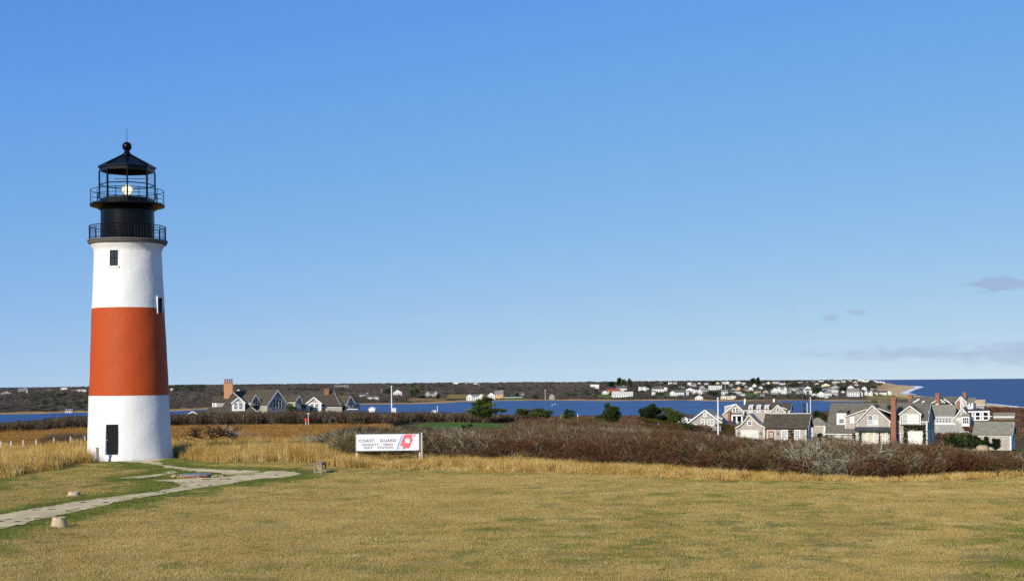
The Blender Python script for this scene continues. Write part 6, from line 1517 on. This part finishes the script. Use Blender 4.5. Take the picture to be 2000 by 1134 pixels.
# boulders and shrubs on the lawn before the shed
def boulder(px_, py_, d, r, label, seed):
    c_ = P(px_, py_, d); zg = zt1(c_.x, d); mb = MB(); lump(mb, (0, 0, r * .3), r, seed, .62)
    o = mb.build('boulder', M_RUBBLE, None, smooth=True, loc=(c_.x, d, zg)); tag(o, label, 'boulder', 'boulders on the shed lawn')
boulder(1919, 870, 214, 1.15, 'largest buff boulder before the garden shed', 2.2)
boulder(1886, 872, 213, .42, 'small boulder at the left of the rocks before the shed', 5.1)
boulder(1905, 873, 211, .55, 'medium flat rock just left of the largest boulder', 7.7)
boulder(1896, 874, 210.5, .38, 'low stone between the small boulder and the flat rock', 9.3)
boulder(1912, 875.5, 209, .35, 'low stone in front of the largest boulder', 1.3)
for (x_, yt, yb, w_, d_, lab) in ((1858, 846, 872, 40, 222, 'dark evergreen shrub right of the ivy house end'), (1880, 842, 872, 34, 224, 'tall dark shrub left of the garden shed'), (1908, 850, 872, 22, 217, 'dark shrub against the shed wall, left of the boulder'), (1925, 852, 874, 20, 216, 'dark shrub against the shed wall, right of the boulder'), (1946, 854, 876, 26, 216, 'brown-green shrub near the shed corner'), (1895, 846, 868, 14, 219, 'narrow shrub at the left corner of the shed')):
    evergreen(x_, yt, yb, w_, d_, lab, M_LEAFD, lobes=6, leaf=.2, dens=.8)

# ------------------------------------------------------------------ far houses beyond the pond
M_FW = plain('far_white_wall', (.74, .73, .68), .7, .08, .3); M_FC = plain('far_cream_wall', sr(226, 214, 176), .7, .08, .3); M_FG = plain('far_grey_wall', sr(168, 164, 158), .8, .1, .3); M_FT = plain('far_tan_wall', sr(214, 178, 134), .8, .1, .3)
M_FR = plain('far_grey_roof', sr(128, 124, 122), .8, .12, .3); M_FRD = plain('far_dark_roof', sr(90, 86, 86), .8, .12, .3); M_FRR = plain('far_red_roof', sr(150, 72, 58), .8, .12, .3); M_FRP = plain('far_pale_roof', sr(196, 194, 188), .8, .1, .3)
WALLS = {'w': M_FW, 'c': M_FC, 'g': M_FG, 't': M_FT}; ROOFS = {'g': M_FR, 'd': M_FRD, 'r': M_FRR, 'p': M_FRP}
def far_house(x0, x1, yt, yb, wk, rk, style, label, cat='house', group=None):
    """style: f = gable to the viewer, l = ridge along the front, t = twin gables, b = flat box"""
    xc = (x0 + x1) / 2; g_ = hit(xc, yb, 1500); d = g_.y; k = d / F; w = (x1 - x0) * k; h = (yb - yt) * k
    o = empty('far_house', g_, rnd.uniform(-.12, .12) - math.atan2(g_.x, g_.y) * .6, label, cat, group)
    wm, rm = WALLS[wk], ROOFS[rk]; dep = max(min(w, 12), 7); hw = h * .58; o_ = .35
    def gab(a0, a1, b0, b1, z0, zr):
        ac = (a0 + a1) / 2
        mb = MB(); mb.prism([(a0, b0, -2), (a1, b0, -2), (a1, b0, z0), (ac, b0, zr), (a0, b0, z0)], (0, b1 - b0, 0)); mb.build('wall', wm, o)
        r_ = MB()
        for s_ in (-1, 1):
            e = a0 - o_ if s_ < 0 else a1 + o_
            r_.prism([(ac, b0 - .3, zr + .05), (e, b0 - .3, z0 - .2), (e, b1 + .3, z0 - .2), (ac, b1 + .3, zr + .05)], (0, 0, .35))
        r_.build('roof', rm, o)
    if style == 'f': gab(-w/2, w/2, 0, dep * 1.2, hw, h)
    elif style == 't':
        gab(-w/2, -w/2 + w*.36, -1.5, dep, hw, h); gab(w/2 - w*.36, w/2, -1.5, dep, hw, h)
    if style in ('l', 't'):
        hl = h if style == 'l' else h * .88
        mb = MB(); mb.prism([(-w/2, 0, -2), (-w/2, 0, hw), (-w/2, dep/2, hl), (-w/2, dep, hw), (-w/2, dep, -2)], (w, 0, 0)); mb.build('wall', wm, o)
        r_ = MB()
        for b0 in (-o_, dep + o_): r_.prism([(-w/2 - o_, b0, hw - .15), (w/2 + o_, b0, hw - .15), (w/2 + o_, dep/2, hl + .05), (-w/2 - o_, dep/2, hl + .05)], (0, 0, .35))
        r_.build('roof', rm, o)
        if w > 16:
            q = MB(); q.box(w*.2, w*.2 + 1.2, dep*.4, dep*.4 + 1.2, hl - 1, hl + 1.3); q.build('chimney', M_BRICK if rnd.random() < .5 else M_FW, o)
    if style == 'b':
        mb = MB(); mb.box(-w/2, w/2, 0, dep, -2, h * .9); mb.build('wall', wm, o); q = MB(); q.box(-w/2 - .4, w/2 + .4, -.4, dep + .4, h * .9, h); q.build('roof', wm, o)
    n = max(1, int((x1 - x0) / 4.2)); zs = [(hw * .25, hw * .7)] if h < 9 else [(hw * .12, hw * .42), (hw * .58, hw * .88)]
    ww = min(1.2, w / n * .36)
    b_f = -1.56 if style == 't' else -.06
    for z0, z1 in zs:
        for i in range(n):
            ac = -w/2 + w * (i + .5) / n
            q = MB(); q.box(ac - ww/2, ac + ww/2, (b_f if (style != 't' or abs(ac) > w * .18) else -.06), (b_f if (style != 't' or abs(ac) > w * .18) else -.06) + .05, z0, z1); q.build('window', M_GLASS, o)
    return o
FAR = [  # picture box, wall, roof, style, own label
 (2, 22, 764, 774, 'g', 'p', 'f', 'grey house with a pale roof at the left end of the ridge'), (36, 53, 758.5, 768, 'w', 'g', 'l', 'white house breaking the skyline left of the lighthouse'), (92, 101, 760.5, 766.5, 't', 'g', 'l', 'small tan house midway on the ridge left of the lighthouse'),
 (119, 131, 756.5, 765, 'w', 'p', 'b', 'white box-shaped house on the ridge left of the lighthouse'), (140, 151, 761, 766, 'w', 'g', 'l', 'low white house on the ridge close to the lighthouse'), (152, 168, 759.5, 768, 'c', 'p', 't', 'cream twin-gabled house beside the lighthouse tower'),
 (127, 141, 799, 807.5, 'w', 'g', 'l', 'white boathouse at the water edge left of the lighthouse'), (331, 340, 757.5, 764, 'w', 'g', 'f', 'small white gable on the wooded ridge right of the lighthouse'),
 (653, 681, 752, 758.5, 'g', 'g', 'l', 'long faint grey roof in the woods above the hip-roofed house'),
 (702, 722, 768, 776, 'w', 'd', 'l', 'upper half of the long white house left of the flagpole'), (718, 739, 772, 780, 'w', 'd', 'l', 'lower half of the long white house left of the flagpole'), (768, 785, 760.5, 774, 'w', 'd', 'f', 'gabled house with a dark porch just right of the flagpole'), (831, 856, 763.5, 776, 'g', 'd', 't', 'grey twin-gabled house above the far meadow'),
 (885, 897, 744.5, 752, 'w', 'p', 'f', 'largest white gable of the cluster high on the far ridge'), (907, 914, 747, 752, 'w', 'p', 'f', 'middle white gable of the cluster on the far ridge'), (921, 937, 747.5, 753, 'w', 'p', 'f', 'right white gable of the cluster on the far ridge'),
 (911, 946, 769, 782, 'w', 'g', 't', 'large white house on the shore behind the pine'), (952, 967, 766, 780, 'w', 'g', 'f', 'white gable right beside the pine'), (966, 983, 763, 779, 't', 'g', 'l', 'pinkish house with a cupola right of the pine'), (1006, 1024, 765, 773, 'g', 'd', 'l', 'grey house above the long white wall on the shore'),
 (1073, 1083, 769, 779.5, 'g', 'g', 'f', 'small lone gable near the shore in the middle of the pond'), (1153, 1170, 750.5, 759, 'w', 'p', 'b', 'white box house alone in the woods above the red roof'), (1176, 1187, 762, 769.5, 'w', 'r', 'f', 'white gable end left of the red roof'), (1185, 1210, 759, 768, 't', 'r', 'l', 'house with a long red roof above the shore'),
 (1195, 1236, 765, 776, 'w', 'p', 'l', 'long bright white house on the shore below the red roof'), (1204, 1224, 753.5, 764, 'w', 'd', 'l', 'white house below the tall dark trees'), (1247, 1262, 754.5, 764, 'w', 'p', 't', 'white twin-gabled house at the start of the village'),
 (1273, 1296, 755, 765.5, 'w', 'd', 'l', 'long white house with a dark roof and end chimneys at the village edge'), (1273, 1280, 765.5, 771.5, 'w', 'p', 'b', 'little white boxy house below the long dark-roofed one'), (1295, 1304, 755, 764, 'w', 'g', 'f', 'white gable joined to the long dark-roofed house'), (1308.5, 1319, 763, 772.5, 'w', 'p', 'f', 'white gable at the left of the long shore house'), (1318, 1336, 761, 772.5, 'w', 'd', 'l', 'long white shore house with a dark slate roof'), (1358, 1373, 772.5, 780.5, 'w', 'p', 'f', 'white boathouse standing on the far beach'), (1384, 1410, 753, 763, 'w', 'p', 'l', 'long white hillside house in the middle of the village'), (1408, 1437, 772.5, 779.5, 'c', 'p', 't', 'low cream house by the beach behind the tall flagpole'), (1438, 1447, 754.5, 764.5, 't', 'd', 'f', 'narrow orange-tan house in the village'), (1474, 1486, 761, 768, 't', 'd', 'l', 'small yellow-tan house at the top of the green slope'), (1490.5, 1500.5, 761.5, 768.5, 'g', 'g', 'f', 'grey-green gabled barn by the green slope'), (1656, 1679, 758.5, 774, 'w', 'g', 'l', 'largest white house at the right end of the village'), (1656, 1667, 752.5, 760, 'w', 'p', 'f', 'white gable peeking over the largest village house'), (1626, 1641, 745, 750.5, 'c', 'p', 'l', 'cream house high at the village top'), (1716.5, 1732, 763, 770.5, 'w', 'd', 'l', 'white house with a dark roof at the edge of the sands'), (1732, 1741, 762.5, 770.5, 'w', 'd', 'f', 'white gable nearest the sands'),
]
for q in FAR: far_house(*q[:7], q[7], group='houses beyond the pond')
VILL = [(1305,1312,746,751.5,'w','p','t'),(1314,1322,745.5,751.5,'w','g','l'),(1335,1345,765,771.5,'w','p','l'),(1343,1350,746.5,752.5,'w','p','b'),(1350,1360,748.5,754.5,'g','g','l'),(1326,1337,754.5,758.5,'g','g','l'),(1340,1355,757,765,'w','g','f'),(1353,1370,760,770.5,'w','p','t'),(1366,1376,752.5,761,'g','g','f'),(1370,1384,758.5,768,'w','g','l'),(1409,1422,761,770.5,'w','g','l'),(1410,1424,744.8,749.5,'w','p','t'),(1437,1447,744,750.5,'w','g','f'),(1426,1448,765,771,'g','p','l'),(1428,1438,757.5,765,'g','g','f'),(1452,1462,758.5,764.5,'t','g','l'),(1461,1471,755,764,'w','g','f'),(1470,1477,749.5,757,'w','p','f'),(1482,1490,754,761,'w','p','f'),(1507,1521,757,769.5,'w','g','f'),(1518,1537,754.5,769,'w','g','t'),(1529,1534.5,747,753,'c','g','f'),(1497,1504,745,750,'c','g','f'),(1508,1522,746,750.5,'g','p','l'),(1542,1572,756.5,763.5,'w','g','l'),(1572,1583.5,753.5,762.5,'w','g','f'),(1557,1570,763,770,'w','g','l'),(1569,1585.5,761.5,770,'w','p','t'),(1600,1609,741,746,'w','g','l'),(1605,1621,748.5,756,'c','g','f'),(1608,1624,758,765,'w','g','l'),(1622,1642,752.5,761.5,'g','g','f'),(1596,1612,764.5,776,'w','p','f'),(1611,1624,764,773,'w','g','l'),(1623,1637,762,772.5,'g','p','l'),(1644,1650,763,768,'w','p','f'),(1678,1685,763.5,774,'w','g','f'),(1683,1693,754.5,764,'w','g','f'),(1689,1704,762.5,772,'w','g','t'),(1702,1714,763.5,769,'w','d','l'),(1667,1675,744,749,'c','p','f'),(1676,1685,740.5,746.5,'w','p','l'),(1685,1697,740.3,746,'w','g','t'),(1655,1664,741,745,'w','g','l'),(1712,1722,744.3,748,'w','p','t'),(1722,1728,744.8,748,'w','p','f'),(1585,1592,743.5,747,'g','g','l'),(1617,1621,741.5,744.5,'w','p','f')]
VILL += [(1262,1268,757,761,'w','g','f'),(1288,1294,746.5,750,'g','g','l'),(1362,1368,746.5,750.5,'w','g','f'),(1376,1383,748,752.5,'g','p','l'),(1398,1405,746,750,'c','g','f'),(1424,1431,749,754,'g','g','l'),(1449,1456,747,751.5,'w','p','l'),(1454,1460,752.5,757,'g','g','f'),(1489,1495,748.5,752.5,'w','g','l'),(1523,1529,747.5,751.5,'w','p','f'),(1538,1545,749,753,'w','g','l'),(1560,1568,746,750,'g','p','l'),(1574,1580,744.5,748.5,'w','g','f'),(1592,1599,747.5,752,'w','p','f'),(1630,1637,741.5,745,'g','g','l'),(1643,1651,743.5,748.5,'w','p','l'),(1668,1676,749.5,755,'w','g','f'),(1700,1706,757.5,762.5,'w','g','f'),(1705,1712,742.8,746,'w','p','l'),(1586,1594,768,773.5,'w','g','f'),(1537,1545,764,769,'w','p','l'),(1486,1493,769.5,774,'c','g','l'),(1612,1618,774,777.5,'w','p','f'),(1448,1455,769,773,'w','p','l')]
ORD = ['first', 'second', 'third', 'fourth', 'fifth', 'sixth', 'seventh', 'eighth', 'ninth', 'tenth', 'eleventh', 'twelfth', 'thirteenth', 'fourteenth', 'fifteenth', 'sixteenth', 'seventeenth', 'eighteenth', 'nineteenth', 'twentieth'] + ['twenty-' + q for q in ('first', 'second', 'third', 'fourth', 'fifth', 'sixth', 'seventh', 'eighth', 'ninth')] + ['thirtieth'] + ['thirty-' + q for q in ('first', 'second', 'third', 'fourth', 'fifth', 'sixth', 'seventh', 'eighth', 'ninth')]
rows_ = {'upper': [], 'middle': [], 'lower': []}
for q in VILL: rows_['upper' if q[3] < 754 else 'middle' if q[3] < 766.5 else 'lower'].append(q)
wname = {'w': 'white', 'c': 'cream', 'g': 'grey', 't': 'tan'}
for rn, L in rows_.items():
    for i, q in enumerate(sorted(L, key=lambda v: v[0] + v[1])):
        far_house(*q, f'small {wname[q[4]]} village house, {ORD[i]} from the left in the {rn} row', group=f'small village houses in the {rn} row')
# white garden wall, cupola, village tower, masts and distant trees
g0, g1 = hit(983, 777, 1500), hit(1020, 776, 1500)
mb = MB(); mb.prism([g0 + Vector((0, 0, -1)), g1 + Vector((0, 0, -1)), g1 + Vector((0, 0, 1.8)), g0 + Vector((0, 0, 1.8))], (0, .6, 0)); tag(mb.build('garden_wall', M_FW, None), 'long low white wall along the far lawn', 'wall')
g_ = hit(1430.5, 743, 1500); k = g_.y / F
tw_ = empty('white_tower', g_, 0, 'slim white tower on the skyline above the village', 'tower'); mb = MB(); mb.lathe([(1.5 * k * .9, -3), (1.2 * k * .9, 4.2 * k), (.8 * k, 4.6 * k)], 12); mb.build('shaft', M_FW, tw_); mb = MB(); mb.lathe([(1.4 * k * .8, 0), (1.4 * k * .8, .5 * k), (.01, 1.2 * k)], 12); q = mb.build('cap', M_FW, tw_); q.location = (0, 0, 4.6 * k)
for i, (px_, yt, yb, lab) in enumerate(((1410, 747, 763, 'left one of two grey utility poles in the village'), (1416.5, 748, 762, 'right one of two grey utility poles in the village'), (745.5, 759, 770, 'pale utility pole in the woods left of the flagpole'), (788, 754, 759, 'pale mast in the woods above the porch house'), (1065, 760, 780, 'pale bare mast on the shore left of the lone gable'))):
    g_ = hit(px_, yb, 1500); k = g_.y / F; o = empty('utility_pole', g_, 0, lab, 'pole', 'poles beyond the pond')
    mb = MB(); mb.tube([(0, 0, -1), (0, 0, (yb - yt) * k)], [.55, .40], 6); mb.build('pole', M_FRP, o); mb = MB(); mb.box(-1.2, 1.2, -.15, .15, (yb - yt) * k * .9, (yb - yt) * k * .93); mb.build('cross_arm', M_FRP, o)
def far_tree(px_, yt, yb, w_px, label, mat=M_PINEFAR, trunk_frac=.15, lobes=6, group='dark trees beyond the pond'):
    g_ = hit(px_, yb, 1500); k = g_.y / F; H_ = (yb - yt) * k; w = w_px * k / 2
    o = empty('dark_tree', g_, 0, label, 'tree', group); mb = MB()
    for i in range(lobes):
        a = rnd.uniform(0, 6.28); leaf_cloud(mb, 90, (w * .55, w * .55, H_ * .25), H_ * .13, (w * .5 * math.cos(a), w * .5 * math.sin(a), H_ * (trunk_frac + (1 - trunk_frac) * rnd.uniform(.25, .8))), .4)
    leaf_cloud(mb, 140, (w * .6, w * .6, H_ * (1 - trunk_frac) * .45), H_ * .13, (0, 0, H_ * (trunk_frac + (1 - trunk_frac) * .5)), .4)
    mb.build('crown', mat, o); t = MB(); t.tube([(0, 0, -1), (0, 0, H_ * .6)], [H_ * .05, H_ * .03], 6); t.build('trunk', M_BARK, o)
for q in ((809, 757, 777, 22, 'round dark evergreen on the far meadow'), (756, 758, 772, 18, 'dark evergreen just left of the flagpole'), (855, 768, 780, 9, 'small dark shrub at the right of the twin-gabled house'), (1209, 738, 760, 9, 'tallest dark tree on the skyline above the white houses'), (1217, 741, 760, 10, 'dark tree right of the tallest skyline tree'), (1231, 739.5, 756, 8, 'right one of the skyline trees above the white houses'), (1195, 745, 758, 14, 'dark bushy tree left of the skyline trees'), (1471, 738.5, 752, 9, 'left dark tree on the village skyline'), (1479, 737.5, 754, 9, 'right dark tree on the village skyline'), (1392, 744, 755, 10, 'dark tree above the long hillside house'), (1392, 762, 775, 26, 'dark tree mass below the long hillside house'), (1595, 754, 770, 22, 'dark tree mass left of the right-hand village houses'), (1645, 754, 767, 16, 'dark trees between the right-hand village houses'), (1550, 748, 758, 36, 'dark trees behind the long village house'), (1500, 750, 760, 30, 'dark trees in the middle of the village'), (1010, 766, 776, 10, 'dark shrub by the grey house above the white wall'), (1116, 768, 776, 26, 'dark trees along the far shore left of the red roof'), (1045, 770, 779, 18, 'dark shrubs on the far shore left of the lone gable'), (1430, 764, 774, 16, 'dark tree behind the low cream house'), (1290, 765, 774, 22, 'dark shrubs below the long dark-roofed house')): far_tree(*q)
# mooring buoys
for (px_, py_, lab) in ((1078.5, 791.5, 'white buoy floating in the middle of the pond'), (1083.5, 789, 'fainter white buoy behind the other on the pond')):
    d = 33 * F / (py_ - yh(px_)); p_ = P(px_, py_, d); mb = MB(); mb.lathe([(.01, -.6), (.9, -.2), (1.0, .3), (.5, 1.1), (.15, 1.5), (.01, 1.6)], 12); o = mb.build('buoy', M_FW, None, smooth=True, loc=(p_.x, d, WATER)); tag(o, lab, 'buoy', 'buoys on the pond')
